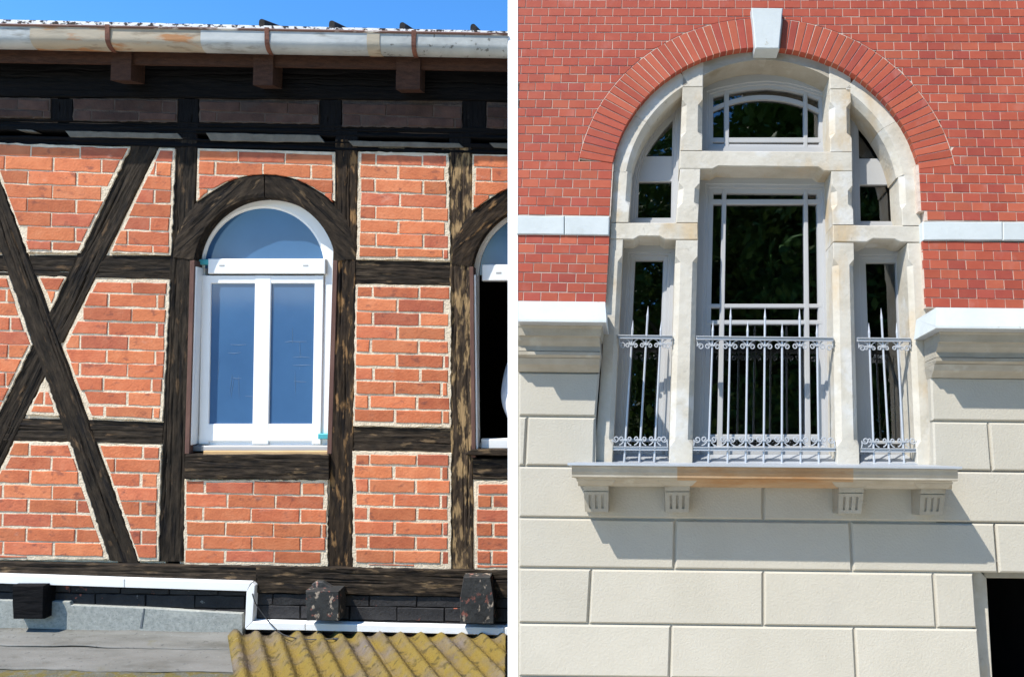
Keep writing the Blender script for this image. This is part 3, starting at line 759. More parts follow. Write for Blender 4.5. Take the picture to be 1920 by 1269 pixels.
# corrugated sheets
side = D.cross(Vector((0, 0, 1))).normalized()
if side.x < 0: side = -side
e0, e1 = aL(441, 1186, -.02), aL(962, 1192, -.02)
Lx = e1 - e0
cut = Vector((ray_dir(957, 700).x, ray_dir(957, 700).y, 0)); cutn = FL_.inv @ Vector((cut.y, -cut.x, 0)).normalized()
per = Lx.length * 38.2 / 521
def corr(i0, i1, lift, name):
    vs = []; fs = []; n = int((i1 - i0) * 10); k = 16; ed = []
    for i in range(n + 1):
        ph = i0 + i / 10
        e = e0 + Lx.normalized() * ph * per
        h = .019 * math.cos(2 * math.pi * ph) + .004 * math.cos(4 * math.pi * ph)
        for j in range(k + 1):
            tt = 1.25 * j / k
            p = e - D * tt; p.z += h + lift + .002 * noise.noise((p.x * 5, p.y * 5, 1)); 
            vs.append(p)
    w_ = k + 1
    for i in range(n):
        for j in range(k):
            f = (i * w_ + j, (i + 1) * w_ + j, (i + 1) * w_ + j + 1, i * w_ + j + 1)
            fs.append(f)
    me_b = bmesh.new()
    bv = [me_b.verts.new(v) for v in vs]
    for f in fs: me_b.faces.new([bv[q] for q in f])
    eye_l = FL_.inv @ (EYE - FL_.P0)
    bmesh.ops.bisect_plane(me_b, geom=me_b.verts[:] + me_b.edges[:] + me_b.faces[:], plane_co=eye_l, plane_no=cutn, clear_outer=True)
    mb = MB(); me_b.verts.index_update(); mb.add([v.co.copy() for v in me_b.verts], [[v.index for v in f.verts] for f in me_b.faces]); me_b.free()
    if not mb.f: return
    o = mb.build(name, m_corr, SHED, smooth=True, fix=False)
    so = o.modifiers.new("thick", 'SOLIDIFY'); so.thickness = .007; so.offset = -1
corr(-.35, 6.6, 0, "corrugated_sheet"); corr(6.4, 14.2, .004, "corrugated_sheet")
mb = MB(); w0 = aL(X0, 1190).x; mb.box((w0, -1.0, base_L.z), (aL(700, 1190).x, -.92, base_L.z + 1.4)); mb.build("shed_wall", m_tarbrick, SHED)

# cable
pts = [(473, 1112, -.054), (478, 1128, -.06), (487, 1143, -.065), (500, 1160, -.075), (515, 1176, -.085), (528, 1187, -.10)]
P = [aL(*p) for p in pts]
for u, v, tt in ((540, 1192, .09), (556, 1196, .12), (580, 1198, .14), (610, 1197.5, .14), (626, 1197, .13)):
    P.append(aL(u, v, -.14))
Q = []
for i in range(len(P) - 1):
    p0, p1, p2, p3 = P[max(i - 1, 0)], P[i], P[i + 1], P[min(i + 2, len(P) - 1)]
    for k in range(4):
        s = k / 4
        Q.append(.5 * ((2 * p1) + (p2 - p0) * s + (2 * p0 - 5 * p1 + 4 * p2 - p3) * s * s + (3 * p1 - p0 - 3 * p2 + p3) * s ** 3))
Q.append(P[-1])
t = root("cable", "thin black cable trailing from the white duct over the mossy corrugated roof", "cable", FL_, P[-1])
mb = MB(); mb.tube(Q, .0034, 6); mb.build("cord", m_cable, t, smooth=True)
mb = MB(); mb.tube([aL(624, 1196.5, -.14), aL(630, 1197, -.14), aL(640, 1200, -.14), aL(646, 1201.5, -.14)], [.006, .009, .008, .004], 8); mb.build("plug", m_cable, t, smooth=True)
mb = MB(); mb.tube([aL(646, 1202, -.14), aL(645, 1206, -.14), aL(638, 1207.5, -.14), aL(628, 1206, -.14), aL(612, 1203.5, -.14)], .002, 5); mb.build("cord_end", m_cable, t)

# person standing inside the open window, side on, arm resting on the sill
def person():
    b = aL(1012, 840, .42); floor = oz0 - .9
    R = root("person", "person in a white shirt and dark trousers standing inside the open arched window", "person", FL_, (b.x, b.y, floor))
    sh = aL(985, 672, .33)
    bx, by = sh.x + .09, .42
    H = sh.z + .30
    J = {'pelvis': (bx, by, floor + .92), 'belly': (bx, by, floor + 1.06), 'chest': (bx, by - .01, sh.z - .12), 'neck': (bx, by, sh.z + .04), 'head': (bx, by - .02, sh.z + .19), 'top': (bx, by - .01, sh.z + .28)}
    lz = J['pelvis'][2]
    v = [J[k] for k in ('pelvis', 'belly', 'chest', 'neck', 'head', 'top')]
    rad = [(.15, .11), (.145, .10), (.165, .115), (.055, .055), (.085, .10), (.05, .06)]
    e = [(0, 1), (1, 2), (2, 3), (3, 4), (4, 5)]
    def limb(root_i, pts, rs):
        last = root_i
        for p, r in zip(pts, rs):
            v.append(p); rad.append((r, r)); e.append((last, len(v) - 1)); last = len(v) - 1
    limb(0, [(bx - .1, by, lz - .08), (bx - .1, by - .01, lz - .47), (bx - .1, by + .02, floor + .07), (bx - .1, by - .12, floor + .04)], [.085, .06, .042, .035])
    limb(0, [(bx + .1, by, lz - .08), (bx + .1, by - .01, lz - .47), (bx + .1, by + .02, floor + .07), (bx + .1, by - .12, floor + .04)], [.085, .06, .042, .035])
    shl = aL(960, 692, .24); el = aL(955, 752, .19); wr = aL(975, 806, .18)
    limb(2, [(shl.x, shl.y + .1, shl.z), (el.x, el.y, el.z), (wr.x, wr.y, wr.z), (wr.x + .07, wr.y, wr.z - .02)], [.08, .066, .045, .032])
    limb(2, [(bx + .2, by, sh.z - .05), (bx + .24, by, sh.z - .33), (bx + .22, by - .08, sh.z - .56), (bx + .22, by - .1, sh.z - .64)], [.055, .043, .032, .026])
    me = bpy.data.meshes.new("body"); c = Vector(J['pelvis']); me.from_pydata([Vector(p) - c for p in v], e, [])
    o = bpy.data.objects.new("body", me); put(o, R, c)
    bm = bmesh.new(); bm.from_mesh(me); sk = bm.verts.layers.skin.verify()
    for i, vt in enumerate(bm.verts): vt[sk].radius = rad[i]
    bm.verts.ensure_lookup_table(); bm.verts[0][sk].use_root = True
    bm.to_mesh(me); bm.free()
    o.modifiers.new("skin", 'SKIN'); sb = o.modifiers.new("sub", 'SUBSURF'); sb.levels = sb.render_levels = 2
    dg = bpy.context.evaluated_depsgraph_get(); me2 = bpy.data.meshes.new_from_object(o.evaluated_get(dg)); o.modifiers.clear(); o.data = me2
    me2.materials.clear()
    for m in (m_shirt, m_trouser, m_skin): me2.materials.append(m)
    for p in me2.polygons:
        p.use_smooth = True; z = p.center.z + c.z
        p.material_index = 1 if z < lz + .05 and p.center.x < .18 else (2 if z > sh.z + .05 or (z < wr.z + .03) else 0)
    mb = MB(); hc = Vector(J['head']) + Vector((0, .015, .04)); rings = []
    for i in range(7):
        a = -.2 + (math.pi / 2 + .2) * i / 6
        rings.append([(hc.x + .095 * math.cos(a) * math.cos(b_), hc.y + .108 * math.cos(a) * math.sin(b_) + .012, hc.z + .105 * math.sin(a)) for b_ in [2 * math.pi * k / 14 for k in range(14)]])
    mb.loft(rings); mb.build("hair", m_hair, R, smooth=True)
    mb = MB(); mb.box((J['head'][0] - .012, J['head'][1] - .125, J['head'][2] - .02), (J['head'][0] + .012, J['head'][1] - .09, J['head'][2] + .02)); mb.build("nose", m_skin, R)
person()

# ================================================================== BRICK VILLA
base_R = FR_.inv @ (Vector((FR_.P0.x + 1.7, FR_.P0.y + .3, 0)) - FR_.P0)
VILLA = root("brick_villa", "red brick villa facade with pale stone arched window group above cream rusticated render", "house", FR_, base_R)
SD = .04                       # stone face
WD = .205                       # window frame face
def R2(pts, d=0.0): return P2(aR, pts, d)
XR = 2120                       # built beyond the photograph's right edge
VT = -170                       # and above its top
# circle of the big arch, fitted to the photograph's edges of the brick ring
def fit_circle(px, d):
    pts = [aR(u, v, d) for u, v in px]
    import numpy as np
    A = np.array([[2 * p.x, 2 * p.z, 1] for p in pts]); b = np.array([p.x ** 2 + p.z ** 2 for p in pts])
    s = np.linalg.lstsq(A, b, rcond=None)[0]
    return s[0], s[1], math.sqrt(s[2] + s[0] ** 2 + s[1] ** 2)
Z4 = 3.967
def z1(l): return [(960 + a / Z4, b / Z4) for a, b in l]
def z2(l): return [(1440 + a / Z4, b / Z4) for a, b in l]
AD = -.003                      # face of the brick arch ring
oc = fit_circle(z1([(1655, 168), (1420, 215), (1260, 270), (1115, 345), (975, 445), (830, 570), (700, 705), (605, 880), (545, 1000), (510, 1150)]) +
                z2([(115, 165), (310, 190), (545, 265), (735, 355), (890, 460), (1050, 610), (1165, 740), (1280, 930), (1340, 1090), (1370, 1240)]), AD)
ic = fit_circle(z1([(905, 830), (970, 750), (1170, 555), (1275, 490), (1375, 440), (1480, 405), (1590, 380), (1690, 365), (755, 1200)]) +
                z2([(195, 375), (460, 445), (655, 555), (830, 685), (905, 765), (1060, 1020), (1115, 1200)]), AD)
ACX, ACZ = (oc[0] + ic[0]) / 2, (oc[1] + ic[1]) / 2
RO, RI = oc[2], ic[2]
# brick courses
eRx = aR(1920, 416) - aR(971, 404.6); slR = eRx.z / eRx.x * .85
x_l, x_r = aR(966, 300).x, aR(XR, 300).x
z15 = aR(971, 15.6).z; z403 = aR(971, 403.5).z
CHR = (z15 - z403) / 24
HB = (aR(1274, 25).x - aR(971, 25).x) / 10.03
x971 = aR(971, 200).x
_a, _b = aR(964, 0), aR(964, 1269)
def xlf(z): return _a.x + (_b.x - _a.x) * (z - _a.z) / (_b.z - _a.z)
bricks = []           # (poly, area px)
rowstrips = []
def jamb_x(z, side):
    # where brickwork meets the stone jamb below the arch
    if side < 0:
        a, b = aR(1149, 312), aR(1143.5, 404)
    else:
        a, b = aR(1722, 312), aR(1728, 416)
    return a.x + (b.x - a.x) * (z - a.z) / (b.z - a.z)
z_spring = aR(1150, 304).z
def lay_rows(z_top, n, x0, x1, lower=False, seedrow=0, extra=False):
    for r in range(n):
        zt = z_top - r * CHR
        ph = HB * (.5 if (r + seedrow) % 2 else 0) + random.uniform(-.005, .005)
        k0 = int((x0 - x971) / HB) - 2
        x = x971 + k0 * HB + ph - HB * .45
        while x < x1:
            w = HB - .0036
            a0, a1 = max(x, x0), min(x + w, x1)
            if x1 - (x + w) < HB * .45: a1 = x1
            if a1 - a0 > .03:
                lo = slR * (a0 - x971)
                zj = random.uniform(-.0006, .0006)
                h = CHR - .0054
                yield [(a0, zt + lo - h + zj), (a1, zt + slR * (a1 - x971) - h + zj), (a1, zt + slR * (a1 - x971) + zj), (a0, zt + lo + zj)], r
            if a1 == x1: break
            x += HB
z_row0 = z403 + 24 * CHR + CHR       # top of the uppermost counted course
ups = 11                            # courses above the picture
def add_brick(Q, vis=True):
    Q = ccw(Q)
    if len(Q) > 2 and abs(area(Q)) > .00015: bricks.append(Q)
zA = z_row0 + ups * CHR
tot = ups + 25
for side in (-1, 1):
    for r in range(tot):
        zt = zA - r * CHR; zc = zt - CHR / 2 + (0 if side < 0 else slR * (ACX + RO - x971))
        under = zc < z_spring
        if under: xa, xb = (xlf(zc), jamb_x(zc, -1) - .003) if side < 0 else (jamb_x(zc, 1) + .003, x_r)
        elif zt - CHR > ACZ + RO + .01:
            if side > 0: continue
            xa, xb = xlf(zc), x_r
        else: xa, xb = (xlf(zc), ACX) if side < 0 else (ACX, x_r)
        strips = []
        for Q, _ in lay_rows(zt, 1, xa, xb, seedrow=r):
            if not under:
                far = [math.hypot(p[0] - ACX, p[1] - ACZ) for p in Q]
                if max(far) < RO + .012: continue
                if min(far) < RO + .004:
                    Q = around(Q, (ACX, ACZ), RO + .004)
                    if len(Q) < 3: continue
            strips.append(Q); add_brick(Q)
        if strips:
            xs = [p[0] for Q in strips for p in Q]; a0, a1 = min(xs), max(xs)
            if under: pad = .006 if side < 0 else .016
            else: pad = -.001
            if side < 0: a1 += pad
            else: a0 -= pad
            rowstrips.append((a0, a1, zt + .002, zt - CHR - .0005))
z440 = aR(971, 440).z; z566 = aR(971, 566).z; z451 = aR(1735, 452).z; z576 = aR(1735, 576.5).z
for side in (-1, 1):
    zt0, zb0 = (z440, z566) if side < 0 else (z451 - slR * (aR(1735, 452).x - x971), z576 - slR * (aR(1735, 576).x - x971))
    ch = (zt0 - zb0) / 7
    for r in range(7):
        zt = zt0 - r * ch
        vv = 448 + r * 18
        xa, xb = (xlf(zt), aR(1143 - r * 1.0, vv).x - .002) if side < 0 else (aR(1729 + r * 1.0, vv + 8).x + .002, x_r)
        for Q, _ in lay_rows(zt, 1, xa, xb, seedrow=r + 1): add_brick(Q)
        rowstrips.append((xa, xb, zt + .002, zt - ch - .0005))
def in_view(Q):
    c = FR_.world((sum(p[0] for p in Q) / len(Q), 0, sum(p[1] for p in Q) / len(Q))) - EYE
    cc = Rw.transposed() @ c; u, v = CX + FPX * cc.x / -cc.z, CY - FPX * cc.y / -cc.z
    ok = 960 < u < 1925 and -4 < v < 1275
    return ok, abs(area(Q)) / (cc.z ** 2)
rank = sorted(range(len(bricks)), key=lambda i: (-in_view(bricks[i])[0], -in_view(bricks[i])[1]))
rest = MB(); 
for k, i in enumerate(rank):
    y = random.uniform(-.0008, .0008)
    if k < 300:
        mb = MB(); prism(mb, rag(bricks[i], .2, .0006), y, .02, .0014); mb.build("brick", m_rbrick, VILLA)
    else: prism(rest, rag(bricks[i], .2, .0006), y, .02, .0014)
o = rest.build("brickwork", m_rbrick, VILLA); o['kind'] = 'stuff'
n_rb = len(bricks)
mb = MB()
for a0, a1, zt, zb_ in rowstrips:
    mb.add([(a0, .003, zt + slR * (a0 - x971)), (a1, .003, zt + slR * (a1 - x971)), (a1, .003, zb_ + slR * (a1 - x971)), (a0, .003, zb_ + slR * (a0 - x971)),
            (a0, .05, zt + slR * (a0 - x971)), (a1, .05, zt + slR * (a1 - x971)), (a1, .05, zb_ + slR * (a1 - x971)), (a0, .05, zb_ + slR * (a0 - x971))],
           [(0, 1, 2, 3), (0, 4, 5, 1), (3, 2, 6, 7), (0, 3, 7, 4), (1, 5, 6, 2)])
mb.build("mortar_bed", m_joint, VILLA, fix=False)
mb = MB()
for q in ([(1716, 296), (1742, 296), (1744, 424), (1722, 424)], [(1126, 296), (1156, 296), (1150, 424), (1126, 424)], [(1724, 446), (1746, 446), (1756, 592), (1730, 592)]): prism(mb, P2(aR, q, .046), .046, .1, .001)
mb.build("mortar_bed", m_joint, VILLA)

# voussoirs of the brick arch
a_end = math.degrees(math.asin((aR(1090, 301, AD).z - ACZ) / ((RO + RI) / 2)))
key_half = math.degrees(math.atan2((aR(1464, 60, AD).x - aR(1412, 60, AD).x) / 2, (RO + RI) / 2))
key_c = math.degrees(math.atan2(aR(1439, 60, AD).z - ACZ, aR(1439, 60, AD).x - ACX))
NV = 29
zsp = aR(1120, 304, AD).z
for side in (0, 1):
    A0 = key_c + key_half if side == 0 else key_c - key_half
    A1 = 180 - a_end if side == 0 else a_end
    for k in range(NV):
        s0, s1 = A0 + (A1 - A0) * k / NV, A0 + (A1 - A0) * (k + 1) / NV
        g = .0026 / RO * 57.3 * (1 if s1 > s0 else -1)
        s0 += g; s1 -= g; sm = (s0 + s1) / 2
        pt = lambda r, a: (ACX + r * math.cos(math.radians(a)), ACZ + r * math.sin(math.radians(a)))
        ri, ro = RI + random.uniform(-.001, .001), RO + random.uniform(-.001, .001)
        mb = MB(); prism(mb, [pt(ri, s0), pt(ri, s1), pt(ro, s1), pt(ro, s0)], AD + random.uniform(-.0015, .0015), .12, .0025)
        mb.build("voussoir", m_rbrick, VILLA)
mb = MB()
ae = a_end - .1; aa = [180 - ae - (180 - 2 * ae) * i / 60 for i in range(61)]
strip(mb, [(ACX + (RI + .002) * math.cos(math.radians(a)), ACZ + (RI + .002) * math.sin(math.radians(a))) for a in aa],
      [(ACX + (RO + .004) * math.cos(math.radians(a)), ACZ + (RO + .004) * math.sin(math.radians(a))) for a in aa], AD + .005, .10)
mb.build("arch_mortar", m_joint, VILLA)
# keystone
mb = MB(); KD = -.055
prism(mb, rag(R2([(1409, 14.5), (1468.5, 15.5), (1461, 91.5), (1416.5, 91)], KD), .05, .0012), KD, .10, .006); mb.build("keystone", m_stone_w, VILLA)

# ---- stone bands
def band(pts, d, y1, m, name="stone_band", bev=.005):
    mb = MB(); prism(mb, rag(R2(pts, d), .12, .0012), d, y1, bev); return mb.build(name, m, VILLA)
band([(969, 404), (1058, 405), (1058, 440), (969, 439)], -.012, .06, m_stone_w)
band([(1059, 405), (1143, 406), (1142, 441), (1059, 440)], -.012, .06, m_stone_w)
band([(1729.5, 415.5), (1880, 416), (1880, 450), (1730.5, 450.5)], -.012, .06, m_stone_w)
band([(1881, 416), (XR, 418), (XR, 452), (1881, 450.5)], -.012, .06, m_stone_w)

# ---- rusticated render blocks
RD = -.03
J = 3.0
def block(q, m=m_plaster):
    mb = MB(); P_ = R2(q, RD)
    P_ = ccw(P_); prism(mb, P_, RD, .03, .0001)
    mb = MB(); I = offset(P_, .009)
    n = len(P_)
    vs = [(x, RD, z) for x, z in I] + [(x, RD + .011, z) for x, z in P_] + [(x, .02, z) for x, z in P_]
    fs = [tuple(range(n))]
    for i in range(n):
        j = (i + 1) % n; fs += [(i, n + i, n + j, j), (n + i, 2 * n + i, 2 * n + j, n + j)]
    mb.add(vs, fs); return mb.build("rusticated_block", m, VILLA)
def vrow(u, v): return v + (u - 971) * .0118           # courses fall a little to the right in the photograph
rows = [(697, 779), (781, 872), (874, 969), (970.5, 1063), (1065, 1167), (1168.5, 1267), (1268.5, 1385)]
W_, E_ = 971.5, XR
def lay_block(r, ul, ur, ulb=None, urb=None):
    v0, v1 = rows[r]; ulb = ul if ulb is None else ulb; urb = ur if urb is None else urb
    block([(ul + J / 2, vrow(ul, v0) + .5), (ur - J / 2, vrow(ur, v0) + .5), (urb - J / 2, vrow(urb, v1) - .5), (ulb + J / 2, vrow(ulb, v1) - .5)])
lay_block(0, W_, 1125, W_, 1118.5)
lay_block(1, W_, 989, W_, 984.5); lay_block(1, 989, 1117.5, 984.5, 1115)
lay_block(0, 1744, XR, 1747, XR)
lay_block(1, 1748, 1854, 1751, 1861); lay_block(1, 1854, XR, 1861, XR + 6)
lay_block(2, W_, 1431.5); lay_block(2, 1431.5, E_)
lay_block(3, W_, 1266.5, W_, 1264.5); lay_block(3, 1266.5, 1595, 1264.5, 1599)
lay_block(3, 1595, 1866, 1599, 1873); lay_block(3, 1866, XR, 1873, XR)
lay_block(4, W_, 1109, W_, 1103.5); lay_block(4, 1109, 1432, 1103.5, 1432); lay_block(4, 1432, 1750.5, 1432, 1757); lay_block(4, 1750.5, 1826.5, 1757, 1834)
lay_block(5, W_, 1259, W_, 1256); lay_block(5, 1259, 1602, 1256, 1607); lay_block(5, 1602, 1835, 1607, 1843)
lay_block(6, W_, 1096, W_, 1090); lay_block(6, 1096, 1432, 1090, 1432); lay_block(6, 1432, 1762, 1432, 1768); lay_block(6, 1762, 1843, 1768, 1850)
# the wall behind the joints, left open for the cellar window
mb = MB()
def rect(mb, u0, v0, u1, v1, y0=-.014, y1=.06): prism(mb, R2([(u0, v0), (u1, v0), (u1, v1), (u0, v1)], y0), y0, y1, .0005)
rect(mb, W_, 690, 1117, 874.5); rect(mb, 1750, 690, XR, 884); rect(mb, W_, 873, XR, 1052.5); rect(mb, W_, 1051, 1823, 1400)
rect(mb, 1755, 875, XR, 1050)
mb.build("render_wall", m_plaster, VILLA)
mb = MB(); zq = aR(1400, 1390, 0).z; mb.box((x_l, -.025, base_R.z), (x_r, .2, zq)); mb.build("plinth", m_plaster, VILLA)

# ---- cornices left and right of the window group
def cornice(u_end, side):
    # (px row at the corner, depth, material split)
    lip = -.30
    prof_top = [(-.002, 'z0'), (lip, 'z1')]
    g = lambda v, d, u: aR(u, v, d)
    un, far = (1137, 971.5) if side < 0 else (1736, XR)
    off_v = 0 if side < 0 else 10
    sl = .008
    def ring(u_c, u_f, v, d):
        a, b = aR(u_c, v + off_v, d), aR(u_f, v + off_v + (u_f - u_c) * .0105, d)
        return a, b
    def extr(profile, name, m, uc):
        mb = MB(); A, B = [], []
        for v, d, ue in profile:
            a, b = ring(ue, far, v, d)
            if side > 0: a.x = aR(ue, v + off_v, d * .4).x
            A.append(a); B.append(b)
        n = len(A)
        vs = A + B; fs = [(i, i + 1, n + i + 1, n + i) for i in range(n - 1)]
        # closing back edge
        ba = [Vector((A[0].x, .03, A[0].z)), Vector((A[-1].x, .03, A[-1].z)), Vector((B[0].x, .03, B[0].z)), Vector((B[-1].x, .03, B[-1].z))]
        vs = vs + ba; k = 2 * n
        fs += [tuple(range(n)) + (k + 1, k), tuple(range(n, 2 * n)) + (k + 3, k + 2), (0, k, k + 2, n), (n - 1, k + 1, k + 3, 2 * n - 1)]
        mb.add(vs, fs); return mb.build(name, m, VILLA)
    s = -1 if side < 0 else 1
    e = lambda base, k: base - s * k if False else base + s * k * 0
    if side < 0:
        extr([(566, -.25, 1134.5), (600, lip + .02, 1137), (604, lip + .02, 1137)], "coping", m_stone_w, un)
        extr([(604.6, lip + .03, 1136), (606, lip + .04, 1135)], "drip_edge", m_zinc, un)
        extr([(606, lip + .10, 1130), (613, lip + .105, 1129), (616, lip + .11, 1126.5), (630, lip + .115, 1126)], "cornice_moulding", m_stone_d, un)
        extr([(631, lip + .14, 1124.5), (640, lip + .15, 1124), (650, lip + .175, 1125), (659, lip + .17, 1125.5)], "cornice_moulding", m_stone_d, un)
        extr([(660, lip + .165, 1126), (666, lip + .165, 1126), (671, lip + .185, 1125)], "cornice_moulding", m_stone_d, un)
        extr([(672, lip + .19, 1125), (684, lip + .21, 1124), (692, lip + .245, 1123.5), (698, RD - .004, 1123)], "cornice_moulding", m_stone_d, un)
    else:
        extr([(566, -.25, 1734), (600, lip + .02, 1731), (604, lip + .02, 1731)], "coping", m_stone_w, un)
        extr([(604.6, lip + .03, 1732), (606, lip + .04, 1733)], "drip_edge", m_zinc, un)
        extr([(606, lip + .10, 1745), (613, lip + .105, 1745), (616, lip + .11, 1746), (630, lip + .115, 1746)], "cornice_moulding", m_stone_d, un)
        extr([(631, lip + .14, 1745), (640, lip + .15, 1745), (650, lip + .175, 1744), (659, lip + .17, 1744)], "cornice_moulding", m_stone_d, un)
        extr([(660, lip + .165, 1744), (666, lip + .165, 1744), (671, lip + .185, 1744)], "cornice_moulding", m_stone_d, un)
        extr([(672, lip + .19, 1743), (684, lip + .21, 1743), (692, lip + .245, 1743), (698, RD - .004, 1743)], "cornice_moulding", m_stone_d, un)
cornice(1137, -1); cornice(1736, 1)

# ---- stone surround and tracery of the window group
SB = .225
def stone(q, d=SD, y1=SB, bev=.005, m=m_stone, name="stone_block", rg=.0012):
    mb = MB(); prism(mb, rag(ccw(R2(q, d)), .10, rg), d, y1, bev); return mb.build(name, m, VILLA)
def pillar(l0, l1, r0, r1, cl=.03, cr=.03, stop=.10, name="stone_mullion", m=m_stone, d=SD, stops=(1, 1)):
    """upright with chamfered front edges that stop short of its ends; l0,l1: px left edge top and bottom; r0,r1: right edge"""
    A, B, C, E = aR(*l0, d), aR(*l1, d), aR(*r0, d), aR(*r1, d)
    h = (A - B).length; s0, s1 = stop / h, 1 - stop / h; c_ = .035 / h
    tt = [(0, 1 - stops[0])]
    if stops[0]: tt += [(s0, 0), (s0 + c_, 1)]
    if stops[1]: tt += [(s1 - c_, 1), (s1, 0)]
    tt += [(1, 1 - stops[1])]
    rings = []
    for t, k in tt:
        P_, Q_ = A.lerp(B, t), C.lerp(E, t); a, b = cl * k, cr * k; a = max(a, .003); b = max(b, .003)
        rings.append([(P_.x, SB, P_.z), (P_.x, d + a, P_.z), (P_.x + a, d, P_.z), (Q_.x - b, d, Q_.z), (Q_.x, d + b, Q_.z), (Q_.x, SB, Q_.z)])
    mb = MB(); mb.loft(rings); return mb.build(name, m, VILLA)
# lower storey of the group
pillar((1144, 449.5), (1114, 869), (1168.5, 449.5), (1148, 869), cl=.001, cr=.026, name="stone_jamb")
pillar((1267.5, 450.5), (1254.5, 870), (1309, 450.5), (1298.5, 870))
pillar((1562, 455), (1569.5, 871), (1601, 455.5), (1612, 871))
pillar((1701.6, 456), (1720, 872), (1728.7, 456), (1752.5, 872), cl=.026, cr=.001, name="stone_jamb")
# transoms with stepped undersides
stone([(1144.5, 417.5), (1309, 417.5), (1309, 449.5), (1247, 449.5), (1237, 443), (1199, 442.5), (1188, 449), (1144, 448.5)], name="stone_transom")
stone([(1561.5, 421.5), (1728, 423.5), (1728.5, 455), (1688, 454), (1677, 448.5), (1637, 447.5), (1626, 454), (1562, 453.5)], name="stone_transom")
# middle storey
pillar((1150, 322), (1145, 416.5), (1185, 322), (1178.5, 416.5), cl=.001, cr=.028, name="stone_jamb", stops=(0, 1))
pillar((1275.3, 317), (1268, 416.8), (1313.5, 317), (1309, 416.8), stop=.09)
pillar((1559, 321.5), (1561.7, 421), (1598.2, 321.5), (1600.8, 421), stop=.09)
pillar((1687, 326), (1692.5, 422.5), (1720, 326), (1727.3, 422.5), cl=.028, cr=.001, name="stone_jamb", stops=(0, 1))
# lintel under the lunette
stone([(1274.5, 282.5), (1598.5, 285), (1599, 321), (1545, 321), (1534, 313.5), (1347, 311.5), (1336, 317), (1274, 316.5)], name="stone_lintel")
# upper mullions
pillar((1280, 164), (1275.8, 282), (1318.2, 164), (1316.8, 282), stop=.085)
pillar((1556, 168), (1557.2, 284.5), (1595.3, 168), (1598, 284.5), stop=.085)
# stone arch: two quarter rings, two shoulders, the crown above the lunette
def circ_pt(r, a): return (ACX + r * math.cos(math.radians(a)), ACZ + r * math.sin(math.radians(a)))
def ang_at_x(x, r): return math.degrees(math.acos(max(-1, min(1, (x - ACX) / r))))
R_out = RI + .012
th = .115
xl1 = aR(1279, 190, SD).x; xr1 = aR(1597, 190, SD).x
def ring_stone(a0, a1, r0, r1, name="arch_stone", ch=.03):
    n = 14; rings = []
    for i in range(n + 1):
        a = a0 + (a1 - a0) * i / n
        o_, i_, i2 = circ_pt(r1, a), circ_pt(r0 + ch, a), circ_pt(r0, a)
        rings.append([(o_[0], SD, o_[1]), (i_[0], SD, i_[1]), (i2[0], SD + ch * 1.3, i2[1]), (i2[0], SB, i2[1]), (o_[0], SB, o_[1])])
    mb = MB(); mb.loft(rings); return mb.build(name, m_stone, VILLA)
aL_end = 180 - math.degrees(math.asin((aR(1160, 321, SD).z - ACZ) / RI)) if abs((aR(1160, 321, SD).z - ACZ) / RI) < 1 else 180
aR_end = math.degrees(math.asin((aR(1715, 325, SD).z - ACZ) / RI))
aTL = ang_at_x(xl1, RI - .05); aTR = ang_at_x(xr1, RI - .05)
am = (aL_end + aTL) / 2
ring_stone(aL_end, am, RI - th, R_out); ring_stone(am - .12, aTL - 1.2, RI - th, R_out)
am = (aR_end + aTR) / 2
ring_stone(aR_end, am, RI - th, R_out); ring_stone(am + .12, aTR + 1.2, RI - th, R_out)
def shoulder(u0, u1, v0, v1):
    x0, x1 = aR(u0, (v0), SD).x, aR(u1, v1, SD).x
    pts = [circ_pt(R_out, ang_at_x(x0 + (x1 - x0) * i / 6, R_out)) for i in range(7)]
    q = [(x1, aR(u1, v1, SD).z), (x0, aR(u0, v0, SD).z)]
    mb = MB(); prism(mb, ccw(pts + q), SD, SB, .005); mb.build("arch_stone", m_stone, VILLA)
shoulder(1278.5, 1318.5, 163.3, 163.3); shoulder(1555.8, 1596.5, 167.3, 167.3)
# crown
def arc3(p0, p1, p2, d, n=18):
    a, b, c = [aR(*p, d) for p in (p0, p1, p2)]
    ax, az, bx, bz, cx_, cz = a.x, a.z, b.x, b.z, c.x, c.z
    dd = 2 * (ax * (bz - cz) + bx * (cz - az) + cx_ * (az - bz))
    ux = ((ax * ax + az * az) * (bz - cz) + (bx * bx + bz * bz) * (cz - az) + (cx_ * cx_ + cz * cz) * (az - bz)) / dd
    uz = ((ax * ax + az * az) * (cx_ - bx) + (bx * bx + bz * bz) * (ax - cx_) + (cx_ * cx_ + cz * cz) * (bx - ax)) / dd
    r = math.hypot(ax - ux, az - uz); t0, t1 = math.atan2(az - uz, ax - ux), math.atan2(cz - uz, cx_ - ux)
    return [(ux + r * math.cos(t0 + (t1 - t0) * i / n), uz + r * math.sin(t0 + (t1 - t0) * i / n)) for i in range(n + 1)]
low = arc3((1318.5, 141), (1437, 112), (1556, 146), SD)
x0, x1 = low[0][0], low[-1][0]
top = [circ_pt(R_out, ang_at_x(x0 + (x1 - x0) * i / 18, R_out)) for i in range(19)]
mb = MB(); strip(mb, low[:10], top[:10], SD + .004, SB); mb.build("arch_stone", m_stone_d, VILLA)
mb = MB(); strip(mb, low[9:], top[9:], SD + .005, SB); mb.build("arch_stone", m_stone_d, VILLA)

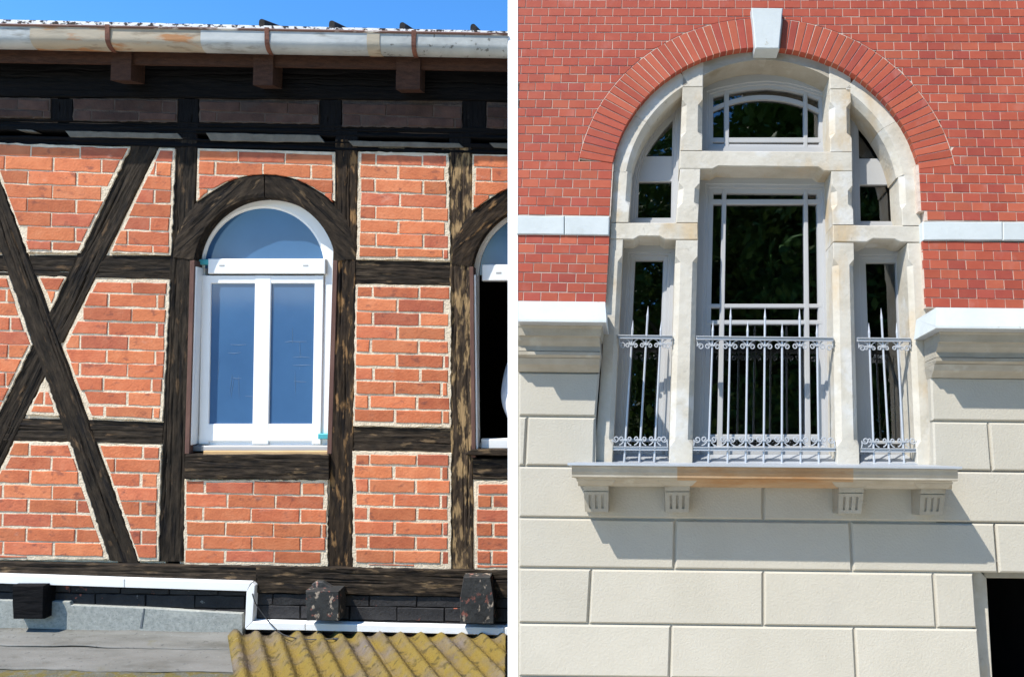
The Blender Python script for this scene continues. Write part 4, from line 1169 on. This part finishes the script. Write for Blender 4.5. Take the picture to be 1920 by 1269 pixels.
# ---- windows of the group
def ringframe(path_px, prof, d=WD):
    mb = MB(); sweep(mb, ccw(R2(path_px, d)), prof); return mb
def rbox(mb, u0, v0, u1, v1, y0, y1, bev=.003, ul=None, ur=None):
    ul = u0 if ul is None else ul; ur = u1 if ur is None else ur
    prism(mb, R2([(u0, v0), (u1, v0), (ur, v1), (ul, v1)], y0), y0, y1, bev)
def pane(q, y, parent, name="pane"):
    mb = MB(); P_ = ccw(R2(q, y)); mb.add([(x, y, z) for x, z in P_], [tuple(range(len(P_)))]); return mb.build(name, m_glass, parent)
FP = lambda w: [(-.03, WD + .06), (-.03, WD), (w * .35, WD), (w * .4, WD + .008), (w * .62, WD + .008), (w * .66, WD + .02), (w, WD + .022), (w + .004, WD + .05)]
MD = WD + .018                  # muntin face
GDp = WD + .04                  # glass
# lunette
path = [(1319, 284), (1556, 286)] + [(1556, 173)] + [(1536, 165.5), (1510, 157), (1480, 150), (1440, 146), (1400, 149), (1368, 154.5), (1340, 160.5)] + [(1319.5, 167)]
mb = ringframe(path, FP(.062))
w = mb.build("window", m_frame, VILLA); w['label'] = "grey lunette window with curved glazing bars under the crown of the arch"
mt = MB(); rbox(mt, 1358, 152, 1367, 284, MD, GDp + .01); mt.build("glazing_bar", m_frame, w)
mt = MB(); rbox(mt, 1507, 154, 1514.5, 285, MD, GDp + .01); mt.build("glazing_bar", m_frame, w)
mt = MB(); rbox(mt, 1334, 258, 1540, 267.5, MD + .002, GDp + .01); mt.build("glazing_bar", m_frame, w)
mt = MB(); up = arc3((1334, 203), (1438, 178.5), (1541, 208), MD + .004); dn = arc3((1334, 211), (1438, 187), (1541, 216), MD + .004)
strip(mt, up, dn, MD + .004, GDp + .01); mt.build("glazing_bar", m_frame, w)
for q in ([(1330, 284), (1362, 284), (1362, 263), (1330, 263)], [(1362, 284), (1511, 284), (1511, 263), (1362, 263)], [(1511, 284), (1545, 284), (1545, 263), (1511, 263)],
          [(1330, 263), (1362, 263), (1362, 193), (1330, 207)], [(1362, 263), (1511, 263), (1511, 195), (1475, 186), (1438, 182), (1400, 185), (1362, 193)], [(1511, 263), (1545, 263), (1545, 213), (1511, 195)],
          [(1330, 207), (1362, 193), (1362, 156), (1330, 166)], [(1362, 193), (1400, 185), (1438, 182), (1475, 186), (1511, 195), (1511, 156), (1480, 150), (1440, 147), (1400, 149), (1362, 156)], [(1511, 195), (1545, 213), (1545, 170), (1511, 156)]):
    pane(q, GDp, w)
# quarter windows
def quarter(side):
    if side < 0:
        path = [(1180, 417.5), (1270, 417.5), (1277, 178), (1262, 192), (1243, 211), (1226, 233), (1211, 258), (1199, 285), (1190, 315), (1184, 350)]
        gl = [(1212, 292), (1262, 292), (1263, 224), (1252, 236), (1238, 252), (1224, 271)]
        lw = [(1198, 341), (1260.5, 341), (1258, 415), (1195.5, 415)]
        spn = [(1186, 292.5), (1268, 292.5), (1265, 340.5), (1180, 340.5)]
        lab = "grey quarter round window in the arch's west half"
        cut = 418
    else:
        path = [(1600, 424), (1692, 424), (1689, 360), (1684, 318), (1676, 288), (1664, 262), (1648, 236), (1630, 212), (1614, 194), (1597, 178)]
        gl = [(1609, 296.5), (1657.5, 296.5), (1648, 275), (1636, 256), (1622, 240), (1608, 229)]
        lw = [(1612, 347), (1672.5, 347), (1675, 420), (1614, 420)]
        spn = [(1600, 297), (1670, 297), (1692, 346.5), (1604, 346.5)]
        lab = "grey quarter round window in the arch's east half"
    mb = ringframe(path, [(-.03, WD + .06), (-.03, WD), (.018, WD), (.021, WD + .008), (.034, WD + .008), (.036, WD + .02)])
    w = mb.build("window", m_frame, VILLA)
    mb = MB()
    if side < 0:
        O = [(1280, 174), (1262, 190), (1243, 210), (1226, 232), (1211, 257), (1199, 284), (1192, 306)]
        I = [(1266, 220), (1263, 224), (1252, 236), (1238, 252), (1224, 271), (1212, 292), (1208, 302)]
        qs = ([(1261.5, 205), (1279, 182), (1270, 418), (1258, 418)], [(1182, 338), (1198, 338), (1195.5, 418), (1176, 418)], [(1176, 414.5), (1272, 414.5), (1271, 419), (1176, 419)])
    else:
        O = [(1595, 170), (1614, 190), (1630, 208), (1648, 232), (1664, 258), (1676, 284), (1684, 310)]
        I = [(1604, 226), (1608, 229), (1622, 240), (1636, 256), (1648, 275), (1657.5, 296.5), (1662, 306)]
        qs = ([(1594, 182), (1609, 212), (1614, 425), (1600, 425)], [(1673, 344), (1690, 344), (1694, 425), (1675, 425)], [(1598, 420), (1696, 420), (1696, 425), (1598, 425)])
    strip(mb, R2(O, MD), R2(I, MD), MD, GDp + .02)
    for i, q in enumerate(qs): prism(mb, R2(q, MD), MD + .0006 * (i + 1), GDp + .02, .002)
    mb.build("sash", m_frame, w)
    mb = MB(); prism(mb, R2(spn, MD), MD + .003, GDp + .02, .003); mb.build("spandrel_panel", m_frame, w)
    pane(gl, GDp, w); pane(lw, GDp, w)
    return w
w = quarter(-1); w['label'] = "grey quarter round window beside the lunette, on the timbered house side"
w = quarter(1); w['label'] = "grey quarter round window beside the lunette, away from the timbered house"
# tall middle window
path = [(1301, 869), (1567, 869), (1558.5, 338), (1314, 336)]
mb = ringframe(path, FP(.082)); w = mb.build("window", m_frame, VILLA); w['label'] = "tall grey window with glazing bars behind the widest railing"
def vbar(u0, u1, ub0, ub1, v0=345, v1=820):
    mt = MB(); rbox(mt, u0, v0, u1, v1, MD, GDp + .01, ul=ub0, ur=ub1); mt.build("glazing_bar", m_frame, w)
vbar(1354.5, 1362.5, 1344, 1354, 345, 866); vbar(1507, 1514.5, 1510.5, 1521, 345, 866)
for v0, v1 in ((373.5, 383), (569.5, 577), (600, 608), (814, 824)):
    mt = MB(); rbox(mt, 1330 - (v0 - 370) * .03, v0, 1540 + (v0 - 370) * .02, v1, MD + .002, GDp + .01); mt.build("glazing_bar", m_frame, w)
us = lambda v: (1325 - (v - 350) * .025, 1358.5 - (v - 350) * .02, 1510.5 + (v - 350) * .01, 1545 + (v - 350) * .015)
vs_ = [347, 378, 573, 604, 819, 852]
for i in range(5):
    for k in range(3):
        a, b = us(vs_[i]), us(vs_[i + 1]); pane([(a[k], vs_[i]), (a[k + 1], vs_[i]), (b[k + 1], vs_[i + 1]), (b[k], vs_[i + 1])], GDp, w)
mt = MB(); rbox(mt, 1310, 836, 1560, 870, MD - .01, GDp + .02); mt.build("bottom_rail", m_frame, w)
# slit windows
for q, lab, dv in (([(1150, 869), (1254, 869), (1266, 466), (1171, 466)], "narrow grey window behind the railing on the timbered house side", 0),
                   ([(1616, 871), (1719, 871), (1703, 470), (1603, 470)], "narrow grey window behind the railing above the cellar opening", 4)):
    mb = ringframe(q, FP(.068)); w = mb.build("window", m_frame, VILLA); w['label'] = lab
    a, b, c, d_ = q
    sx = lambda v: (d_[0] + (a[0] - d_[0]) * (v - 466) / 403, c[0] + (b[0] - c[0]) * (v - 466) / 403)
    l0, r0 = sx(480); l1, r1 = sx(850)
    pane([(l0 + 10, 480), (r0 - 6, 480), (r1 - 6, 850), (l1 + 12, 850)], GDp, w)
    mt = MB(); l0, r0 = sx(818); l1, r1 = sx(868); rbox(mt, l0 + 4, 836 + dv, r0 - 2, 870 + dv, MD - .01, GDp + .02); mt.build("bottom_rail", m_frame, w)
    mt = MB(); rbox(mt, l0 + 8, 822 + dv, r0 - 6, 828 + dv, MD, GDp + .02); mt.build("glazing_bar", m_frame, w)
    if dv == 0:
        mt = MB(); l0, r0 = sx(575); rbox(mt, l0 + 8, 568, r0 - 6, 572, MD + .008, GDp + .01); 
# sloped zinc inside each opening, behind the railing
for (u0, u1, ub0, ub1) in ((1149, 1254.5, 1148, 1254.5), (1299, 1569, 1298.5, 1569.5), (1614, 1720, 1613, 1720)):
    mb = MB(); a, b = aR(u0, 852, WD - .01), aR(u1, 852, WD - .01); c, d_ = aR(ub1, 869, SD), aR(ub0, 869, SD)
    mb.add([a, b, c, d_, a - Vector((0, 0, .03)), b - Vector((0, 0, .03)), c - Vector((0, 0, .02)), d_ - Vector((0, 0, .02))], [(0, 1, 2, 3), (3, 2, 6, 7), (0, 4, 5, 1), (0, 3, 7, 4), (1, 5, 6, 2), (4, 7, 6, 5)])
    mb.build("zinc_sill", m_zinc, VILLA)

# ---- window ledge on four fluted consoles
PJ = -.33
def extrude_u(prof, ul, ur, name, m, slope=.0095):
    """prof: (px row, depth, end inset px)"""
    mb = MB(); A = []; B = []
    for v, d, e in prof:
        A.append(aR(ul + e, v, d)); B.append(aR(ur - e, v + (ur - ul) * slope, d))
    n = len(A); vs = A + B; fs = [(i, i + 1, n + i + 1, n + i) for i in range(n - 1)]
    k = 2 * n
    vs += [Vector((A[0].x, .02, A[0].z)), Vector((A[-1].x, .02, A[-1].z)), Vector((B[0].x, .02, B[0].z)), Vector((B[-1].x, .02, B[-1].z))]
    fs += [tuple(range(n)) + (k + 1, k), tuple(range(n, 2 * n)) + (k + 3, k + 2), (0, k, k + 2, n), (n - 1, k + 1, k + 3, 2 * n - 1)]
    mb.add(vs, fs); return mb.build(name, m, VILLA)
zs_ = aR(1400, 868.5, 0)
LEDGE = extrude_u([(867.2, PJ + .006, 0), (868, PJ, 0), (871.5, PJ, 0), (872.5, PJ + .008, 1)], 1064, 1804, "ledge_sheet", m_zinc)
mb = MB(); zz = aR(1400, 869, PJ).z; 
a, b = aR(1064, 867.3, PJ), aR(1804, 874.3, PJ)
mb.add([(a.x, PJ + .004, a.z), (b.x, PJ + .004, b.z), (b.x - .02, SD + .0, b.z + .02), (a.x + .02, SD + .0, a.z + .02)], [(0, 1, 2, 3)]); mb.build("ledge_top", m_zinc, VILLA)
lp = [(873, PJ + .012, 1), (878, PJ + .018, 1), (884, PJ + .022, 2), (889, PJ + .03, 3), (893, PJ + .03, 4), (894.5, PJ + .05, 5)]
bp = [(895, -.235, 8), (900, -.215, 9), (905, -.17, 10), (910.5, -.15, 11)]
def seg(prof, ul, ur, uL=1068, sl=.0095): return [(v + (ul - uL) * sl, d, 0) for v, d, e in prof]
for ul, ur, m in ((1072, 1270, m_stone_d), (1270, 1600, m_stone_r), (1600, 1796, m_stone_d)):
    extrude_u(seg(lp, ul, ur), ul, ur, "ledge_stone", m)
    extrude_u(seg(bp, ul, ur), max(ul, 1084), min(ur, 1785), "ledge_moulding", m)
def console(uc, vo, m):
    u0, u1 = uc - 37, uc + 37
    mb = MB()
    c = extrude_u([(897 + vo, -.225, 0), (901 + vo, -.22, 1), (905 + vo, -.205, 5), (908.5 + vo, -.195, 9), (910 + vo, -.18, 11)], u0, u1, "console", m, slope=.006)
    w2 = 23.5; d0 = -.17
    A, B, C, E = aR(uc - w2, 910 + vo, d0), aR(uc + w2, 910 + vo, d0), aR(uc + w2 - 1, 960 + vo, d0), aR(uc - w2 + 2, 960 + vo, d0)
    db = d0 + .035
    mb = MB()
    mb.loft([[(A.x, RD - .002, A.z), (B.x, RD - .002, B.z), (B.x, d0 + .008, B.z), (A.x, d0 + .008, A.z)], [(E.x, RD - .002, E.z), (C.x, RD - .002, C.z), (C.x, db + .008, C.z), (E.x, db + .008, E.z)]])
    mb.build("corbel", m, c)
    # fluted face: bands and ribs standing proud
    mb = MB(); L_ = lambda t, s: (A.lerp(B, t)).lerp(E.lerp(C, t), s)
    def rib(t0, t1, s0, s1):
        P_ = [L_(t0, s0), L_(t1, s0), L_(t1, s1), L_(t0, s1)]; dd = [d0 + .035 * s for s in (s0, s0, s1, s1)]
        mb.loft([[(p.x, y + .010, p.z) for p, y in zip(P_, dd)], [(p.x, y - .001, p.z) for p, y in zip(P_, dd)]])
    rib(0, 1, 0, .20); rib(0, 1, .235, .36); rib(0, 1, .86, 1)
    for t0, t1 in ((0, .19), (.29, .45), (.55, .71), (.81, 1)): rib(t0, t1, .361, .859)
    mb.build("fluted_face", m, c)
console(1117.5, 0, m_stone_d); console(1270, .5, m_stone_d); console(1596.5, 3, m_stone_d); console(1750, 5.5, m_stone_d)

# ---- wrought railings
def railing(tu0, tu1, bu0, bu1, tv, bv, bars_t, bars_b, tips, lab, vb=866):
    YD = SD + .02
    r = MB(); 
    def bar_at(k, v):
        u = bars_t[k] + (bars_b[k] - bars_t[k]) * (v - tv) / (bv - tv); return aR(u, v, YD)
    def rail(u0, u1, v, sl):
        mb = MB(); P_ = R2([(u0, v - 3.4), (u1, v - 3.4 + sl), (u1, v + 3.4 + sl), (u0, v + 3.4)], YD - .006)
        prism(mb, P_, YD - .008, YD + .008, .002)
        Q_ = R2([(u0, v - 3.6), (u1, v - 3.6 + sl), (u1, v - 2.2 + sl), (u0, v - 2.2)], YD - .016); prism(mb, Q_, YD - .016, YD - .007, .001)
        Q_ = R2([(u0, v + 2.2), (u1, v + 2.2 + sl), (u1, v + 3.6 + sl), (u0, v + 3.6)], YD - .016); prism(mb, Q_, YD - .016, YD - .007, .001)
        return mb
    sl = (tu1 - tu0) * .011
    root_ = rail(tu0, tu1, tv, sl).build("railing", m_iron, VILLA); root_['label'] = lab
    rail(bu0, bu1, bv, (bu1 - bu0) * .006).build("lower_rail", m_iron, root_)
    for k in range(len(bars_t)):
        mb = MB(); p0 = bar_at(k, vb); p1 = bar_at(k, tips[k] + 22); p2 = bar_at(k, tips[k])
        pm = bar_at(k, tv + 8)
        mb.tube([p0, pm, p1], .0062, 8); mb.tube([p1, p1.lerp(p2, .15), p2], [.0062, .0072, .0008], 8); mb.build("bar", m_iron, root_, smooth=False)
        for v_, sgn in ((tv + 4, -1), (bv - 4, 1)):
            c = bar_at(k, v_); sp = (aR(bars_t[1], tv, YD).x - aR(bars_t[0], tv, YD).x) if len(bars_t) > 1 else .11
            mb = MB()
            h = .05
            for s in (-1, 1):
                # from the rail, in to the collar, out again into a volute
                pts = [Vector((c.x + s * sp * .40, YD - .004, c.z + sgn * .004)), Vector((c.x + s * sp * .26, YD - .004, c.z + sgn * .010)), Vector((c.x + s * sp * .12, YD - .004, c.z + sgn * .024)), Vector((c.x + s * .012, YD - .004, c.z + sgn * .034))]
                vc = Vector((c.x + s * sp * .26, YD - .004, c.z + sgn * .041)); R0 = sp * .165
                a0 = math.radians(200)
                for i in range(22):
                    a = a0 + math.radians(455) * i / 21; rr = R0 * (1 - .68 * i / 21)
                    pts.append(Vector((vc.x + s * rr * math.cos(a), vc.y, vc.z + sgn * rr * math.sin(a) * 1.0)))
                mb.tube(pts, .0036, 6)
            mb.box((c.x - .012, YD - .011, c.z + sgn * .034 - .005), (c.x + .012, YD + .009, c.z + sgn * .034 + .005))
            mb.build("scroll", m_iron, root_)
        for v_ in (tv, bv):
            c = bar_at(k, v_); mb = MB(); mb.tube([c + Vector((0, -.015, 0)), c + Vector((0, -.009, 0))], [.003, .005], 6); mb.build("rivet", m_iron, root_)
    # end scrolls against the stone
    for v_, sgn, ua, ub in ((tv + 4, -1, tu0, tu1), (bv - 4, 1, bu0, bu1)):
        for s, u in ((1, ua + 1), (-1, ub - 1)):
            vv = v_ + (0 if s > 0 else (sl if sgn < 0 else (bu1 - bu0) * .006))
            c = aR(u, vv, YD); sp = .11
            pts = [c + Vector((0, -.004, 0)), c + Vector((s * .004, -.004, sgn * .02))]
            vc = c + Vector((s * .022, -.004, sgn * .040)); R0 = .019
            for i in range(22):
                a = math.radians(180) + math.radians(455) * i / 21 * 1; rr = R0 * (1 - .68 * i / 21)
                pts.append(Vector((vc.x + s * rr * math.cos(a), vc.y, vc.z + sgn * rr * math.sin(a))))
            mb = MB(); mb.tube(pts, .0036, 6); mb.build("scroll", m_iron, root_)
railing(1159.5, 1261, 1146, 1253, 631, 840, [1185, 1212, 1238.6], [1172, 1200, 1228], [600, 574, 601], "narrow silver railing with three spikes on the timbered house side", 868)
railing(1305.6, 1563, 1299, 1567, 633, 841, [1336, 1369, 1401.5, 1434, 1466.5, 1499.5, 1532], [1329, 1364.5, 1398.5, 1432, 1466, 1501, 1535], [601, 576, 602, 577, 605, 579, 606], "wide silver railing with seven spikes in front of the tall window", 869)
railing(1607.5, 1708, 1614, 1720, 636, 843.5, [1630, 1655, 1682.5], [1638, 1666.5, 1694], [605.5, 578, 605], "narrow silver railing with three spikes above the cellar opening", 870)

# ---- cellar opening at the corner of the picture
mb = MB()
prism(mb, R2([(1823, 1053), (XR, 1056), (XR, 1086), (1848, 1083), (1840, 1060)], .10), .10, .25, .004); mb.build("cellar_lintel", m_stone_d, VILLA)
mb = MB(); prism(mb, R2([(1822, 1054), (1850, 1083), (1863, 1300), (1866, 1400), (1838, 1400)], .10), .10, .25, .004); mb.build("cellar_jamb", m_stone, VILLA)
mb = MB(); a, b = aR(1823, 1046, -.014), aR(XR, 1049, -.014)
mb.box((a.x, -.012, a.z - .008), (b.x, .22, a.z)); mb.build("cellar_soffit", m_stone_d, VILLA)
# ---- dark rooms behind the villa's windows
def room(u0, v0, u1, v1, y0, y1, name="room"):
    a, b = aR(u0, v0, y0), aR(u1, v1, y0); x0, x1, z0, z1_ = a.x, b.x, b.z, a.z
    mb = MB(); mb.box((x0 - .05, y0, z0), (x0, y1, z1_)); mb.box((x1, y0, z0), (x1 + .05, y1, z1_)); mb.box((x0, y1, z0), (x1, y1 + .05, z1_)); mb.box((x0, y0, z0 - .05), (x1, y1, z0)); mb.box((x0, y0, z1_), (x1, y1, z1_ + .05))
    return mb.build(name, m_dark, VILLA)
room(1120, 60, 1760, 905, .30, 2.4)
room(1835, 1050, XR, 1420, .26, 1.8)
mb = MB(); mb.box((x_r - .02, .05, base_R.z), (x_r, 2.4, zA)); mb.build("end_wall", m_plaster, VILLA)

# ---- plants on the inside of the villa's windows
def leaf(mb, p, d, L, w, up=Vector((0, 0, 1))):
    d = d.normalized(); s = d.cross(Vector((0, 1, .3))).normalized()
    pts = [p, p + d * L * .35 + s * w, p + d * L * .7 + s * w * .7, p + d * L, p + d * L * .7 - s * w * .7, p + d * L * .35 - s * w, p + d * L * .5 + Vector((0, -.02, .01))]
    mb.add(pts, [(0, 1, 6), (1, 2, 6), (2, 3, 6), (3, 4, 6), (4, 5, 6), (5, 0, 6)])
def plant(name, lab, u, v, d, hgt, n, m, L, w, pot=True):
    b = aR(u, v, d); R = root(name, lab, "plant", FR_, b)
    if pot:
        mb = MB(); mb.loft([[(b.x + r * math.cos(2 * math.pi * k / 14), b.y + r * math.sin(2 * math.pi * k / 14), b.z + z) for k in range(14)] for r, z in ((.06, 0), (.085, .14), (.095, .14), (.095, .165), (.08, .165))])
        mb.build("pot", m_pot, R, smooth=False)
    st = MB(); lf = MB()
    top = b + Vector((.02, 0, .165 + hgt))
    st.tube([b + Vector((0, 0, .1)), b + Vector((.03, 0, .165 + hgt * .5)), top], [.01, .008, .005], 6)
    for k in range(n):
        a = random.uniform(0, 2 * math.pi); p = (b + Vector((0, 0, .2))).lerp(top, random.uniform(.35, 1))
        q = p + Vector((math.cos(a) * .08, math.sin(a) * .05, .05)); st.tube([p, q], .003, 4)
        for j in range(random.choice((1, 3, 5)) if L > .12 else 1):
            dv = Vector((math.cos(a) + random.uniform(-.6, .6), math.sin(a) * .4, random.uniform(-1.1, .5)))
            leaf(lf, q, dv, L * random.uniform(.7, 1.1), w)
    st.build("stem", m_leaf, R); lf.build("leaves", m, R)
plant("house_plant", "tall dark leaved house plant behind the tall middle window of the villa", 1440, 700, .55, .75, 13, m_leaf, .2, .035)
plant("potted_plant", "small bright leaved plant low behind the narrow window above the cellar opening", 1645, 862, .40, .10, 12, m_leaf_l, .11, .014)

# ================================================================== white post between the houses: an added strip, no part of the place
pb = aR(961.5, 1269, 0)
t = root("added_white_divider", "added slim flat white post standing between the timbered house and the brick villa", "divider", FR_, (pb.x, 0, base_R.z))
q = R2([(952, VT), (971, VT), (971, 1269), (952, 1269)], -.004)
k_ = (base_R.z - q[2][1]) / (q[1][1] - q[2][1])
bl = (q[3][0] + (q[0][0] - q[3][0]) * k_, base_R.z); br = (q[2][0] + (q[1][0] - q[2][0]) * k_, base_R.z)
mb = MB(); prism(mb, [bl, br, q[1], q[0]], -.004, .06, .0015, back=True); mb.build("added_strip", m_added_divider, t)
mb = MB(); mb.box((q[0][0] - .004, -.008, q[0][1] + .001), (q[1][0] + .004, .064, q[0][1] + .015)); mb.build("cap", m_added_divider, t)

# ================================================================== trees across the yard, seen in the villa's panes
def tree_meshes():
    cr = MB(); rnd = random.Random(5)
    for c in range(60):
        a = rnd.uniform(0, 6.28); el = rnd.uniform(-.6, 1); r = rnd.uniform(.5, 1)
        cc = Vector((math.cos(a) * 2.6 * r * math.cos(el), math.sin(a) * 2.6 * r * math.cos(el), 5.2 + 4.4 * math.sin(el * 1.15) * r))
        s = rnd.uniform(.6, 1.2)
        for k in range(330):
            p = cc + Vector((rnd.gauss(0, .5), rnd.gauss(0, .5), rnd.gauss(0, .42))) * s
            d = Vector((rnd.uniform(-1, 1), rnd.uniform(-1, 1), rnd.uniform(-.8, .6))).normalized(); e = d.cross(Vector((rnd.random(), rnd.random(), 1))).normalized()
            w = rnd.uniform(.055, .12)
            cr.add([p - d * w, p + e * w * .5, p + d * w, p - e * w * .5], [(0, 1, 2, 3)])
    tr = MB(); tr.tube([(0, 0, -.1), (.05, .02, 2), (.1, .1, 4.2), (0, .05, 6.5), (-.1, .1, 8.3)], [.3, .23, .18, .11, .04], 9)
    for k in range(7):
        a = k * 2.1; z = 3 + k * .6; tr.tube([(0.08, .07, z), (math.cos(a) * 1, math.sin(a) * 1, z + .9), (math.cos(a) * 1.9, math.sin(a) * 1.9, z + 1.4)], [.09, .06, .02], 6)
    return cr, tr
cr, tr = tree_meshes()
G = "trees across the yard from the villa"
spots = [(1.2, -7.5, 0, 1.3), (4.6, -8.4, 1.2, 1.42), (8.4, -7.6, 2.7, 1.3), (2.6, -11.5, 4, 1.6), (6.8, -12.0, 5.2, 1.7), (11.8, -9.5, 3.3, 1.45)]
T0 = root("tree", "tall leafy tree across the yard, mirrored in the villa's dark panes", "tree", None, (0, 0, 0), G)
trunk = tr.build("trunk", m_bark, T0, smooth=True, fix=False); crown = cr.build("crown", m_foliage, T0, fix=False)
for i, (x, y, a, s) in enumerate(spots):
    if i == 0: r = T0
    else:
        r = T0.copy(); COL.objects.link(r)
        for ch in (trunk, crown):
            c = ch.copy(); COL.objects.link(c); c.parent = r
    r.location = (x, y, 0); r.rotation_euler = (0, 0, a); r.scale = (s, s, s)
